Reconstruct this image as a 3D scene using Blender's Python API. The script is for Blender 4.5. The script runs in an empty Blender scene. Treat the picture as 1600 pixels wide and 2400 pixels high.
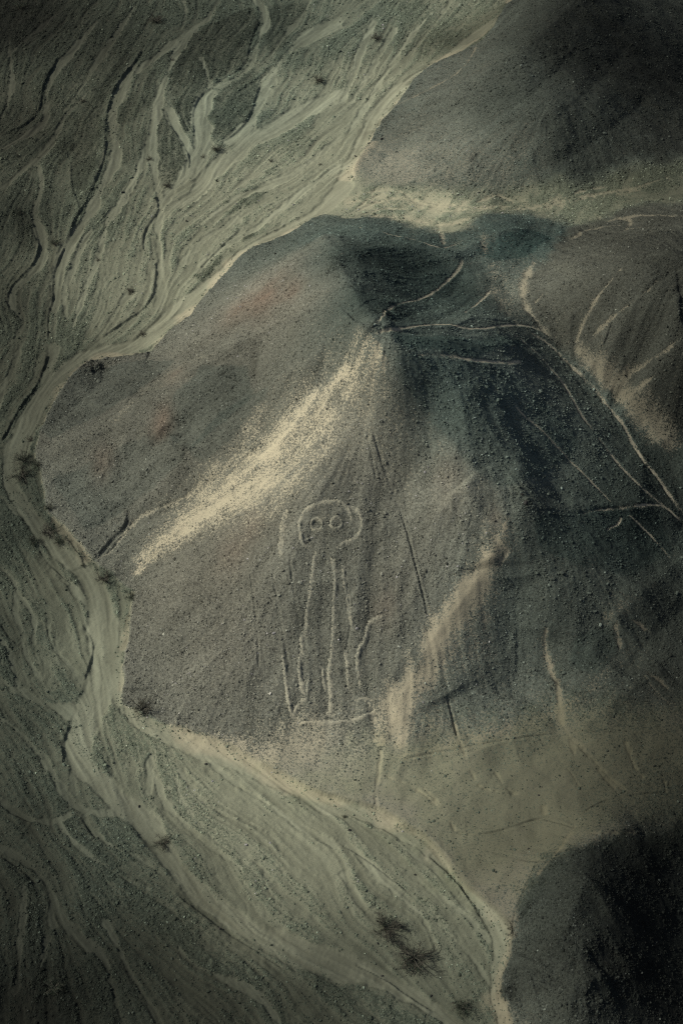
import bpy, math, random
import numpy as np

# ------------------------------------------------------------------ camera, sky, sun, exposure
S = bpy.context.scene
COL = S.collection
CAM_H, PITCH, VFOV = 146.0, math.radians(48.0), math.radians(38.0)
SUN_AZ, SUN_EL = math.radians(276.0), math.radians(41.0)      # compass bearing of the sun (from +Y, clockwise)
SUN_POWER, SKY_STRENGTH, EXPOSURE = 3.8, 0.080, -0.20

cam_data = bpy.data.cameras.new('camera')
cam = bpy.data.objects.new('camera', cam_data)
COL.objects.link(cam)
cam.location = (0, 0, CAM_H)
cam.rotation_euler = (math.pi / 2 - PITCH, 0, 0)
cam_data.sensor_fit = 'VERTICAL'
cam_data.angle = VFOV
cam_data.clip_start, cam_data.clip_end = 1.0, 20000.0
S.camera = cam

W = bpy.data.worlds.new('World')
S.world = W
W.use_nodes = True
nt = W.node_tree
bg = nt.nodes['Background']
sky = nt.nodes.new('ShaderNodeTexSky')
sky.sky_type = 'NISHITA'
sky.sun_disc = False
sky.sun_elevation = SUN_EL
sky.sun_rotation = SUN_AZ
sky.air_density, sky.dust_density, sky.ozone_density = 1.0, 6.0, 1.0
nt.links.new(sky.outputs[0], bg.inputs[0])
bg.inputs[1].default_value = SKY_STRENGTH

sl = bpy.data.lights.new('sun', 'SUN')
sl.energy, sl.angle, sl.color = SUN_POWER, math.radians(0.5), (1.0, 0.95, 0.82)
sun = bpy.data.objects.new('sun', sl)
COL.objects.link(sun)
sun.rotation_euler = (math.pi / 2 - SUN_EL, 0, math.pi - SUN_AZ)

S.view_settings.view_transform = 'Standard'
S.view_settings.look = 'None'
S.view_settings.exposure = EXPOSURE
S.view_settings.gamma = 1
S.view_settings.use_curve_mapping = False
S.render.engine = 'CYCLES'
S.cycles.max_bounces = 4
S.cycles.diffuse_bounces = 2
S.cycles.use_denoising = False
S.cycles.filter_width = 1.25

# ------------------------------------------------------------------ helpers
T = math.tan(VFOV / 2)
CP, SP = math.cos(PITCH), math.sin(PITCH)
TILE = {0: None, 1: (0, 0), 2: (800, 0), 3: (0, 800), 4: (800, 800), 5: (0, 1600), 6: (800, 1600)}


def view_dir(p):
    """direction of the sight line through a surveyed point of the photograph"""
    p = np.atleast_2d(np.asarray(p, float))
    x = (p[:, 0] - 800) / 1200 * T
    y = -(p[:, 1] - 1200) / 1200 * T
    return np.stack([x, CP + y * SP, -SP + y * CP], 1)


def at_height(p, z):
    d = view_dir(p)
    t = (np.asarray(z, float) - CAM_H) / d[:, 2]
    return np.stack([d[:, 0] * t, d[:, 1] * t], 1), t


# raster on which the terrain is worked out (metres)
DX = 0.15
X0, X1, Y0, Y1 = -80.0, 80.0, 44.0, 290.0
NX, NY = int((X1 - X0) / DX) + 1, int((Y1 - Y0) / DX) + 1
xs = (X0 + np.arange(NX) * DX).astype(np.float32)
ys = (Y0 + np.arange(NY) * DX).astype(np.float32)


def bil(A, x, y, x0=X0, y0=Y0, dx=DX):
    fx = np.clip((x - x0) / dx, 0, A.shape[1] - 1.001)
    fy = np.clip((y - y0) / dx, 0, A.shape[0] - 1.001)
    ix, iy = fx.astype(np.int32), fy.astype(np.int32)
    tx, ty = (fx - ix).astype(np.float32), (fy - iy).astype(np.float32)
    return (A[iy, ix] * (1 - tx) + A[iy, ix + 1] * tx) * (1 - ty) + (A[iy + 1, ix] * (1 - tx) + A[iy + 1, ix + 1] * tx) * ty


def up(A, cx0, cy0, cd):
    """coarse grid -> raster, separable and smooth"""
    def axis(v, v0, n):
        f = np.clip((v - v0) / cd, 0, n - 1.001)
        i = f.astype(np.int32)
        t = f - i
        return i, t.astype(np.float32)
    i, t = axis(xs, cx0, A.shape[1])
    B = A[:, i] * (1 - t) + A[:, i + 1] * t
    j, u = axis(ys, cy0, A.shape[0])
    u = u[:, None]
    return (B[j] * (1 - u) + B[j + 1] * u).astype(np.float32)


def noise(cell, seed, cy=None):
    """value noise on the raster, about -1..1"""
    cy = cy or cell
    r = np.random.RandomState(seed)
    fx = (xs - X0) / cell
    fy = (ys - Y0) / cy
    G = r.rand(int(fy[-1]) + 3, int(fx[-1]) + 3).astype(np.float32) * 2 - 1
    ix, iy = fx.astype(np.int32), fy.astype(np.int32)
    tx, ty = fx - ix, fy - iy
    tx = (tx * tx * (3 - 2 * tx)).astype(np.float32)
    ty = (ty * ty * (3 - 2 * ty)).astype(np.float32)[:, None]
    B = G[:, ix] * (1 - tx) + G[:, ix + 1] * tx
    return B[iy] * (1 - ty) + B[iy + 1] * ty


def fbm(cell, n, seed, gain=0.5):
    a, s, out = 1.0, 0.0, 0
    for k in range(n):
        out = out + a * noise(cell, seed + k * 17)
        s += a
        a *= gain
        cell *= 0.5
    return out / s


def blur(A, r):
    """three box passes along each axis, r in cells"""
    r = max(1, int(r))
    for ax in (0, 1):
        for _ in range(3):
            pad = [(0, 0), (0, 0)]
            pad[ax] = (r + 1, r)
            c = np.cumsum(np.pad(A, pad, 'edge'), axis=ax, dtype=np.float64)
            n = A.shape[ax]
            if ax == 0:
                A = ((c[2 * r + 1:2 * r + 1 + n] - c[:n]) / (2 * r + 1)).astype(np.float32)
            else:
                A = ((c[:, 2 * r + 1:2 * r + 1 + n] - c[:, :n]) / (2 * r + 1)).astype(np.float32)
    return A


def sstep(a, b, v):
    t = np.clip((v - a) / (b - a), 0, 1)
    return t * t * (3 - 2 * t)


# ------------------------------------------------------------------ broad shape of the land
CTRL = '''
0,-100,0 300,-100,0 700,-100,0 1000,-100,0 0,0,0 200,0,0 500,0,0 800,0,0 1100,0,0 -200,0,0 -200,400,0 -200,900,0 -150,1400,0 -150,2000,0
0,300,0 200,300,0 500,300,0 800,250,0 0,600,0 300,600,0 600,450,0 450,650,0 0,900,0 150,800,0 300,750,0 0,1200,0 30,1000,0 0,1500,0 150,1400,0
240,1450,0 0,1800,0 200,1800,0 300,1750,0 0,2100,0 200,2200,0 0,2400,0 0,2550,0 400,2550,0 800,2550,0 1100,2550,0 400,2400,0 400,2000,0 600,2200,0
700,1950,0 500,1850,0 900,2100,0 850,2300,0 1100,2350,0 1050,2150,0
1215,0,.4 1130,90,.4 1010,150,.4 930,240,.4 860,340,.4 820,410,.5 760,490,.4
670,550,.4 560,600,.4 530,640,.4 440,740,.4 350,825,.4 270,838,.4 200,850,.4 165,880,.4 110,980,.4 80,1055,.4 98,1110,.4 110,1200,.4 220,1312,.4 310,1390,.5 300,1440,.4
288,1560,.4 285,1640,.4 400,1700,.4 520,1740,.5 620,1790,.5 740,1850,.5 890,1900,.6 1000,1960,.6 1080,2060,.6 1195,2180,.6
900,440,1.5 1000,470,2 1200,480,3.5 1400,440,5 1600,400,7 950,350,2.5 1100,350,6.5 1000,250,4 1100,200,8.5 1200,300,10.5 1200,180,13 1280,60,15 1300,-80,16 1300,250,13.5 1300,350,9.5
1420,100,12 1400,220,12.5 1500,250,9.5 1450,330,9 1600,200,5 1600,60,5 1750,200,-3 1750,0,-3 1600,320,6.5 1600,-100,5
880,790,30 860,768,29.6 840,730,28.2 820,690,26.8 800,645,25 780,600,22.5 760,570,19 900,800,29.6
600,700,15.5 700,700,21 700,800,22 600,800,17 620,640,10 700,600,16 500,740,7 500,790,10.5 400,840,5 300,880,3.5 250,900,3 200,930,2.2
580,800,16 480,840,12.5 400,890,9.8 330,950,7.3 260,990,5 200,1020,3.2 140,1048,1.6
500,1000,11.5 560,950,14.5 400,1000,8 430,1020,9.2 300,1100,4.4 200,1150,2.4 200,1080,3 200,1250,1.2 300,1180,3.2 400,1110,6.5 650,900,18.5 740,850,23.5
800,900,22.5 700,1010,16.5 600,1100,11.5 480,1190,6.5 390,1255,3.5 330,1330,1.3
850,1000,20.6 880,900,25.6 750,1220,14 700,1150,15.5 770,1080,18 650,1120,14 560,1220,9.5
920,840,28.4 960,920,24.8 1000,990,21 1050,1060,18.8 1100,1110,17.6 1150,1160,16.6 1190,1200,15.6 1180,1260,13.6 1140,1340,11.4 1090,1410,9.5 1030,1480,7.4 990,1560,5.6 950,1620,4.2 900,1730,2
350,1400,1.8 310,1500,.9 400,1350,4 500,1300,7 600,1300,9.5 400,1500,3.2 500,1450,5.6 400,1640,1.2 550,1600,3.6 650,1400,9 800,1400,9.3 900,1300,11.8 950,1150,16 1000,1300,12.2 900,1500,6.8
750,1550,5.3 1050,1180,16.6 650,1680,2.4 800,1680,2.7 500,1690,1.2
900,1770,1.9 1000,1800,1.9 1100,1740,2.9 1300,1720,3.5 1500,1720,4.5 1600,1720,5 1100,1900,1.4 1300,1850,2.4 1150,2020,1 1250,1940,2 1400,1870,3 1600,1850,4 1750,1750,5
1195,2240,.5 1185,2300,.4 1200,2400,.3 1270,2080,3 1330,2040,6.2 1370,2050,7.0 1420,2060,5.6 1400,1980,5.5 1500,1950,4.6 1480,2080,3.2 1600,2020,1 1600,2150,-1.5 1520,2200,1.8 1400,2180,6.6 1345,2180,7 1290,2200,5 1280,2320,4.4 1350,2350,6.4 1420,2350,4.6 1550,2350,.5 1650,2400,-1.5 1400,2500,5 1750,2200,-3 1600,1930,3.6
1200,1300,11.5 1300,1400,9.3 1200,1500,5.8 1100,1600,4.2 1200,1650,3.6 1300,1200,12.5 1400,1300,10.8 1500,1300,9 1600,1250,7.5 1440,1440,8 1350,1500,6.3 1250,1580,4.4 1280,1560,4.4 1300,1680,3.5 1500,1550,6 1600,1500,6.5 1600,1400,7 1400,1600,5.4 1750,1400,5
1000,900,25.5 1050,880,24.9 1100,950,22.8 1260,1150,15.7 1240,1210,14.6 1000,840,27.6 940,830,28.6 950,880,27 1100,1040,19.4 1200,1000,19.2 1200,1100,17.6 1300,1000,17.2 1400,1000,14.6 1300,1100,14.2 1400,1130,12.2 1500,1100,12.5 1500,1000,13.2 1600,1200,8.6 1600,1100,10.5
950,772,28 1050,760,26 1130,765,24.2 1200,755,22.2 950,800,27.9 1100,845,24.6 1220,820,21.6
870,660,24.6 900,690,24 950,650,20.8 1000,650,19 1080,620,18.4 1000,590,19 900,600,21 850,560,17.5 780,530,11 900,540,14.6 1000,560,15.5 1045,577,15
820,512,5 900,505,2.5 1000,530,3.6 1045,553,9 1130,500,9 1200,508,10 1250,530,10 1180,550,15 1120,580,15.5 1240,580,14.5 1150,640,17 1200,620,17 1300,560,10 1320,530,7 1350,525,6.5 1200,488,4 1300,500,5.5
1200,700,18.8 1240,640,17.3 1100,700,21 1150,720,21.2 1000,720,23 1230,700,18.6 1300,790,17 1370,850,15 1450,930,13 1540,1010,11.5 1600,1030,11
1300,650,20.5 1400,620,22.5 1500,580,23 1600,560,23 1400,700,23.5 1500,700,26 1600,680,28 1450,800,21 1550,800,24.5 1600,900,20 1500,880,17 1350,590,18 1450,550,16 1600,530,17 1750,700,30 1750,900,21 1750,520,16
1400,515,8 1460,530,9.5 1600,505,12 1600,478,11 1500,480,10 1750,420,9
'''
C = np.array([[float(v) for v in s.split(',')] for s in CTRL.split()])
C[(C[:, 0] > 1040) & (C[:, 0] < 1420) & (C[:, 1] > 835) & (C[:, 1] < 1135), 2] += .9
C[(C[:, 0] > 1195) & (C[:, 0] < 1420) & (C[:, 1] >= 1135) & (C[:, 1] < 1420), 2] += .9
cxy, _ = at_height(C[:, :2], C[:, 2])
# landmarks beyond the frame keep the surroundings low
extra = np.array([[-95, 50, 0], [-95, 120, 0], [-95, 200, 0], [-95, 300, 0], [0, 310, 0], [0, 20, 0], [-40, 25, 0], [50, 20, 2], [95, 320, 4], [120, 200, 10], [95, 80, 0], [95, 120, 5]], float)
P3 = np.vstack([np.column_stack([cxy, C[:, 2]]), extra])
n = len(P3)
D = np.linalg.norm(P3[:, None, :2] - P3[None, :, :2], axis=2)
A = np.zeros((n + 3, n + 3))
A[:n, :n] = D - np.eye(n) * 0.25
A[:n, n] = 1; A[:n, n + 1:n + 3] = P3[:, :2] / 100
A[n, :n] = 1; A[n + 1:n + 3, :n] = P3[:, :2].T / 100
wts = np.linalg.solve(A, np.concatenate([P3[:, 2], [0, 0, 0]]))
CD = 0.8
gx = np.arange(X0 - 2, X1 + 3, CD); gy = np.arange(Y0 - 2, Y1 + 3, CD)
GX, GY = np.meshgrid(gx, gy)
q = np.stack([GX.ravel(), GY.ravel()], 1)
Hc = np.zeros(len(q))
for k in range(0, len(q), 4000):
    d = np.sqrt(((q[k:k + 4000, None] - P3[None, :, :2]) ** 2).sum(2))
    Hc[k:k + 4000] = d @ wts[:n] + wts[n] + q[k:k + 4000] @ wts[n + 1:] / 100
Hc = blur(Hc.reshape(GX.shape).astype(np.float32), 1)
H0 = up(Hc, gx[0], gy[0], CD)
H0 = blur(H0, 3)


def ground_hit(p, H=None):
    """where the sight lines through surveyed points meet the land (first hit)"""
    H = H0 if H is None else H
    d = view_dir(p)
    t = np.full(len(d), 95.0)
    done = np.zeros(len(d), bool)
    for _ in range(900):
        x, y, z = d[:, 0] * t, d[:, 1] * t, CAM_H + d[:, 2] * t
        hit = z <= bil(H, x, y)
        done |= hit
        if done.all():
            break
        t = np.where(done, t, t + 0.35)
    lo = t - 0.35; hi = t.copy()
    for _ in range(8):
        m = (lo + hi) / 2
        b = CAM_H + d[:, 2] * m <= bil(H, d[:, 0] * m, d[:, 1] * m)
        hi = np.where(b, m, hi); lo = np.where(b, lo, m)
    return np.stack([d[:, 0] * hi, d[:, 1] * hi], 1), hi * T / 1200      # point, metres per photo pixel


def parse(s, tile=None):
    pts = []
    for a in s.split():
        v = [float(b) for b in a.split(',')]
        if tile:
            v[0] = v[0] / 1.96 + TILE[tile][0]; v[1] = v[1] / 1.96 + TILE[tile][1]
        pts.append(v)
    return pts


def smooth(P, it=2):
    for _ in range(it):
        Q = np.empty((2 * len(P) - 2, P.shape[1]))
        Q[0::2] = P[:-1] * .75 + P[1:] * .25
        Q[1::2] = P[:-1] * .25 + P[1:] * .75
        P = np.vstack([P[:1], Q, P[-1:]])
    return P


def polydist(P, reach):
    """window, signed distance, nearest parameter index, for a polyline with columns x, y, w"""
    i0 = max(int((P[:, 0].min() - reach - X0) / DX), 0); i1 = min(int((P[:, 0].max() + reach - X0) / DX) + 2, NX)
    j0 = max(int((P[:, 1].min() - reach - Y0) / DX), 0); j1 = min(int((P[:, 1].max() + reach - Y0) / DX) + 2, NY)
    if i1 <= i0 or j1 <= j0:
        return None
    best = np.full((j1 - j0, i1 - i0), 1e9, np.float32)
    sign = np.ones_like(best); wid = np.ones_like(best); par = np.zeros_like(best)
    N = len(P) - 1
    for k in range(N):
        a, b = P[k], P[k + 1]
        u0 = max(int((min(a[0], b[0]) - reach - X0) / DX), i0); u1 = min(int((max(a[0], b[0]) + reach - X0) / DX) + 2, i1)
        v0 = max(int((min(a[1], b[1]) - reach - Y0) / DX), j0); v1 = min(int((max(a[1], b[1]) + reach - Y0) / DX) + 2, j1)
        if u1 <= u0 or v1 <= v0:
            continue
        X = xs[u0:u1][None] - a[0]; Y = ys[v0:v1][:, None] - a[1]
        ex, ey = b[0] - a[0], b[1] - a[1]
        L2 = ex * ex + ey * ey + 1e-9
        t = np.clip((X * ex + Y * ey) / L2, 0, 1)
        d = np.sqrt((X - t * ex) ** 2 + (Y - t * ey) ** 2)
        sl_ = (slice(v0 - j0, v1 - j0), slice(u0 - i0, u1 - i0))
        m = d < best[sl_]
        best[sl_][m] = d[m]
        sign[sl_][m] = np.where((ex * Y - ey * X) >= 0, 1, -1)[m]
        wid[sl_][m] = (a[2] + (b[2] - a[2]) * t)[m]
        par[sl_][m] = ((k + t) / N)[m]
    return (slice(j0, j1), slice(i0, i1)), best, sign, wid, par


def line(s, tile=None, w=None):
    raw = parse(s, tile)
    A_ = np.array([[v[0], v[1], (v[2] if len(v) > 2 else w)] for v in raw])
    A_ = smooth(A_)
    xy, mpp = ground_hit(A_[:, :2])
    return np.column_stack([xy, A_[:, 2] * mpp])


def inside(poly):
    p = np.array(poly)
    res = np.zeros((NY, NX), bool)
    jx, jy = p[:, 0], p[:, 1]
    Yc = ys[:, None]; Xc = xs[None]
    for k in range(len(p)):
        x1_, y1_, x2_, y2_ = jx[k - 1], jy[k - 1], jx[k], jy[k]
        if y1_ == y2_:
            continue
        rows = (Yc[:, 0] > min(y1_, y2_)) & (Yc[:, 0] <= max(y1_, y2_))
        if not rows.any():
            continue
        xi = x1_ + (Yc[rows] - y1_) / (y2_ - y1_) * (x2_ - x1_)
        res[rows] ^= Xc > xi
    return res


CRESTS = [     # sharp ridge lines and hollows: height, reach in metres, points
    (1.5, 4.5, '905,785 850,850 760,940 680,1030 600,1110 480,1200 400,1255 340,1320'),
    (1.15, 5.0, '900,790 950,880 1010,985 1060,1055 1130,1130 1190,1195 1170,1290 1100,1400 1020,1490 950,1620 905,1720'),
    (1.6, 4.0, '745,560 780,605 820,690 850,750 885,790'),
    (1.0, 3.5, '110,1058 200,1020 330,950 480,840 590,795 700,760 840,750'),
    (.9, 3.0, '890,790 1000,805 1130,815 1225,815'),
    (1.0, 3.5, '780,600 900,592 1000,585 1080,600 1120,570 1190,548 1250,535'),
    (.9, 3.0, '930,240 1010,235 1130,190 1230,120 1330,30 1400,-60'),
    (1.4, 3.2, '1320,640 1420,600 1520,565 1640,540'),
    (1.3, 2.6, '1310,760 1400,700 1500,640 1600,590'), (1.3, 2.6, '1400,830 1480,760 1600,700'), (.8, 3.0, '1500,950 1550,880 1620,820'),
    (.9, 3.0, '1195,1200 1300,1195 1400,1190 1500,1180 1600,1230'),
    (.8, 3.0, '1250,1640 1330,1560 1450,1450 1560,1340 1620,1300'), (.7, 2.5, '1350,1720 1450,1640 1560,1560'),
    (.9, 2.6, '1205,2180 1250,2080 1310,2020 1400,1965 1500,1935'), (1.0, 3.0, '1215,2330 1290,2230 1345,2130 1380,2050'), (.8, 2.2, '1240,2390 1330,2330 1420,2280'),
    (.8, 3.0, '1080,1130 1140,1240 1150,1330'),
    (-1.3, 4.0, '225,1312 300,1222 400,1180 480,1130 580,1040 680,940 780,850 840,800'),
    (-1.4, 2.4, '720,690 600,770 500,840 400,880 300,920'), (1.3, 2.4, '760,840 660,900 560,960 450,1050 340,1130'), (-1.3, 2.2, '700,790 640,850 560,905 470,960 400,1040'),
    (-.9, 1.6, '600,790 596,830 590,890'), (.8, 2.2, '640,640 560,700 480,770 400,830'), (-.7, 2.0, '250,850 230,900 170,950 120,1000'), (.7, 2.0, '330,845 290,890 210,950'),
    (-.8, 3.0, '120,1120 250,1090 400,1010 520,920 600,850'),
    (-.9, 3.5, '1160,640 1220,700 1300,790 1370,850 1450,930 1540,1010'),
    (-.7, 2.4, '1335,772 1400,735 1500,670 1600,620'), (-.7, 2.4, '1400,826 1440,800 1520,730 1620,650'), (-.7, 2.4, '1475,895 1510,850 1600,760'),
    (-.8, 2.5, '1090,610 1060,680 1000,720 900,745'),
    (-.8, 2.6, '1285,1470 1275,1550 1300,1680 1330,1760'), (-.8, 2.6, '1440,1440 1380,1500 1300,1600'), (-.8, 2.6, '1450,1580 1560,1450 1620,1400'),
    (-.7, 2.5, '1050,1620 1090,1700 1115,1760'), (-.7, 2.5, '1200,1350 1220,1500 1200,1640'),
    (-.9, 2.6, '1230,2250 1300,2160 1420,2120'), (-.8, 2.4, '1250,2330 1350,2260 1450,2230'),
    (-.8, 3.0, '1000,320 1120,300 1250,210 1350,110'), (-.8, 3.0, '1100,380 1230,330 1360,230 1480,90'), (-.7, 3.0, '1250,400 1380,340 1520,220'),
]
# ------------------------------------------------------------------ surveyed lines
# each: kind, tile of the survey sheet, half width in photo pixels, points
CHANNELS = [   # smooth stream beds of the wash
    (1, 11, '640,265 560,400 522,490 512,560 528,640 538,720 500,800 440,900 395,1000 335,1100 282,1200 262,1290 254,1400 250,1568'),
    (3, 10, '245,0 232,90 190,210 120,330 70,430 30,560'),
    (1, 8, '1015,-20 960,90 880,130 840,200 790,290 765,350 735,430 718,520 705,600 680,680 640,780 590,870 550,950 490,1020 468,1120 450,1190 430,1250 390,1330 360,1430 320,1568'),
    (1, 8, '880,130 800,190 720,260 660,300 620,340'),
    (1, 8, '1165,-20 1222,60 1228,110 1190,180 1168,250 1160,290 1110,340 1040,380 985,405'),
    (1, 15, '985,405 935,470 925,540 935,620 925,700 895,760 830,830 775,880 742,960'),
    (1, 5, '915,255 950,330 965,405'),
    (1, 8, '770,490 795,560 850,650 875,710 885,770'),
    (1, 8, '705,600 700,690 710,780 728,880 740,960 722,1040 732,1140 740,1250 738,1350 715,1430'),
    (1, 19, '1590,410 1400,500 1290,570 1150,650 1020,730 930,850 860,920 780,950'),
    (1, 9, '1590,610 1400,760 1250,850 1100,900 960,1000 870,1060'),
    (1, 9, '1590,740 1400,870 1340,920 1230,1010 1130,1080 1000,1150 900,1230'),
    (1, 15, '1590,70 1450,150 1350,210 1270,310 1200,400 1180,500 1120,600 1030,670'),
    (1, 7, '455,85 370,190 300,270 245,340 215,410 212,490 220,540 150,605 70,650 0,690'),
    (1, 6, '420,400 350,480 300,530 270,600 210,700 120,770 0,870'),
    (1, 7, '170,740 205,850 155,960 185,1060 202,1150 182,1210 130,1270 75,1310 48,1360 62,1420 112,1460 100,1510 40,1590'),
    (1, 7, '425,1050 372,1130 345,1220 300,1310 292,1400 310,1480'),
    (1, 5, '0,300 100,195 170,135 260,60'),
    (1, 6, '620,1330 565,1380 525,1440 470,1530 440,1568'),
    (1, 12, '1110,1000 990,1060 880,1140 830,1220'),
    (1, 5, '40,170 60,360 40,470 0,560'),
    (1, 6, '640,0 520,180 430,300 380,400 290,520'),
    (1, 5, '1430,0 1370,90 1300,170 1240,260'),
    (1, 5, '840,0 860,60 830,140'),
    (2, 6, '150,90 90,220 60,330 0,480'),
    (2, 6, '420,50 330,150 250,260 170,380 90,520 0,660'),
    (2, 5, '500,0 430,110 300,260'),
    (2, 6, '250,120 130,330 40,480'),
    (3, 9, '-20,690 100,800 165,870 190,970 260,1060 330,1130 400,1200 450,1300 470,1400'),
    (3, 6, '60,1150 130,1200 165,1300 150,1400'),
    (3, 6, '-10,1350 40,1410 65,1510 90,1590'),
    (3, 6, '220,1270 225,1380 295,1465 390,1568'),
    (3, 6, '0,1030 90,1120 60,1220 100,1340 120,1450 200,1568'),
    (3, 7, '100,0 60,120 20,200 -20,330'),
    (5, 11, '-20,-20 80,40 180,85 280,120 350,150'),
    (5, 8, '-20,150 80,215 150,295 220,370 270,470 335,565 430,600 560,590'),
    (5, 8, '-20,520 60,590 150,632 250,640 330,600'),
    (5, 9, '-20,745 80,800 165,860 220,930 250,1010 300,1110 400,1200 480,1265 510,1360 530,1460 575,1590'),
    (5, 7, '115,920 112,1050 88,1200 92,1310 60,1450'),
    (5, 6, '240,1000 230,1060 250,1130'),
    (5, 6, '340,300 330,430 350,520'),
    (5, 6, '270,640 330,730 420,800 560,900 700,950'),
    (5, 6, '470,1080 540,1200 590,1330 690,1480 740,1590'),
    (5, 7, '800,1170 850,1270 960,1330 1130,1400 1220,1470 1300,1590'),
    (5, 5, '220,1150 190,1290 160,1400 150,1568'),
    (5, 5, '380,600 420,680 520,760 640,800 760,900'),
    (5, 6, '690,330 690,440 680,520'),
    (5, 6, '820,390 900,520 1000,600 1200,660 1300,760'),
    (5, 6, '940,330 1080,470 1240,560 1400,680 1568,760'),
    (5, 5, '700,400 760,560 860,660 960,760 1110,840 1120,940'),
    (6, 8, '-10,700 80,800 200,900 300,1000 380,1080 420,1180 440,1250'),
    (6, 7, '150,700 240,800 340,900 460,990 560,1060 640,1150 690,1200'),
    (6, 7, '0,860 60,980 120,1060'),
    (6, 6, '430,1100 520,1180 600,1260 690,1400'),
    (6, 7, '300,760 430,860 520,980 590,1060'),
]
RIVERS = [     # the broad sandy beds that skirt the hills
    (2, '830,-20,22 740,70,24 640,150,24 560,210,22 450,290,24 330,370,26 250,440,26 150,560,27 90,680,24 40,780,22 0,850,20'),
    (1, '1590,850,20 1490,960,22 1400,1020,20 1250,1080,16 1130,1140,18 1070,1210,18 1000,1270,18 900,1370,26 800,1450,30 650,1568,34'),
    (3, '600,20,30 420,60,28 310,120,26 235,210,25 150,350,24 80,480,28 40,620,20 60,700,18 130,790,20 190,880,20 280,980,22 400,1060,24 450,1160,30 475,1300,32 490,1420,36 500,1568,40'),
    (5, '480,-20,36 420,120,26 365,250,28 360,370,26 430,430,24 560,560,24 680,650,26 730,730,26 790,830,26 890,950,28 1000,1050,30 1150,1140,34 1350,1220,42 1568,1300,40'),
    (6, '-20,1290,34 120,1340,26 280,1420,22 430,1500,18 540,1590,16'),
    (5, '560,60,20 640,180,14 760,235,16 900,300,18 1050,350,18 1200,400,26 1320,440,34 1420,490,30 1490,560,22 1590,590,18'),
    (6, '-20,565,16 90,600,16 180,645,16 290,695,17 400,755,18 480,825,16 560,920,14 640,1020,14 700,1100,16 750,1180,26 760,1260,26 720,1360,20 720,1450,16 770,1590,20'),
]
BANKS = [      # undercut banks: higher on the sun's side, so they throw shade: tile, height, side, points
    (1, .75, '660,215 640,265 600,310 545,380 510,450 490,530 486,620 492,690 465,770 430,860 400,930 345,1010 318,1095'),
    (1, .6, '300,1130 262,1210 246,1290 248,1380 225,1430 222,1568'),
    (3, .6, '225,60 210,110 165,220 100,300 60,370 8,460'),
    (1, .5, '275,270 200,380 190,480 165,540 90,590 0,625'),
    (1, .45, '715,900 735,970 682,1030 656,1090 660,1150'),
    (1, .4, '720,1200 716,1340 662,1420 570,1480 470,1550'),
    (1, .5, '130,960 160,1030 180,1090 182,1150 160,1210 100,1270 45,1330 35,1400 60,1450'),
    (1, .4, '330,740 330,860 350,900 370,960'),
    (1, .4, '1195,90 1145,200 1140,280 1090,330 960,395'),
    (1, .45, '975,405 925,430 892,490 890,560 890,610'),
    (1, .4, '760,500 790,580 845,660 872,720 870,770'),
    (1, .35, '1200,380 1170,470 1150,530 1110,590 1000,665'),
    (1, .4, '1100,1060 1000,1150 920,1230'),
    (3, .4, '180,960 240,1040 330,1115'),
    (3, .35, '380,1300 435,1370 428,1440 388,1560'),
    (3, .4, '300,890 360,970 390,1030'),
    (3, .35, '0,1300 50,1370 80,1390'),
    (5, .35, '322,190 300,260 290,370'),
    (5, .3, '-10,550 60,605 150,645'),
    (5, .35, '820,980 900,1040 980,1110 1080,1170 1180,1240 1300,1310'),
    (6, .35, '60,1290 180,1350 300,1430 420,1510'),
    (6, .3, '0,740 120,820 240,910 300,960'),
    (6, .3, '400,790 470,860 560,960 640,1080'),
    (5, .3, '380,620 400,670 440,710'),
    (5, .4, '0,800 100,860 160,920'),
]
PATHS = [      # trodden trails on the hill: tile, half width, points
    (2, 3.6, '130,1520 165,1480 225,1410 290,1390 400,1360 490,1290 545,1230 555,1185'),
    (2, 3.4, '110,1545 200,1520 300,1505 450,1490 540,1500 620,1515 740,1490 850,1490 940,1530'),
    (2, 2.8, '560,1440 620,1400 660,1360 685,1335'),
    (2, 2.6, '0,1030 150,1060 300,1090 420,1130 480,1140 555,1105'),
    (4, 3.6, '335,65 500,66 620,90 750,100 830,88'),
    (4, 3.8, '760,-60 840,0 920,80 1010,180 1060,260 1100,340 1170,430 1240,530 1300,600 1370,670 1480,760 1590,850'),
    (4, 4.4, '850,-50 940,0 1010,70 1130,180 1200,270 1280,360 1330,460 1380,540 1450,620 1500,700 1590,820'),
    (4, 2.0, '780,270 830,340 890,380 950,440 1040,540 1130,630 1190,690 1250,755'),
    (4, 2.6, '1070,795 1150,780 1250,770 1380,750 1480,755 1560,830'),
    (4, 2.0, '1310,790 1400,870 1470,950 1515,1005'),
    (4, 2.2, '1215,870 1270,842 1285,805'),
]
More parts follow.
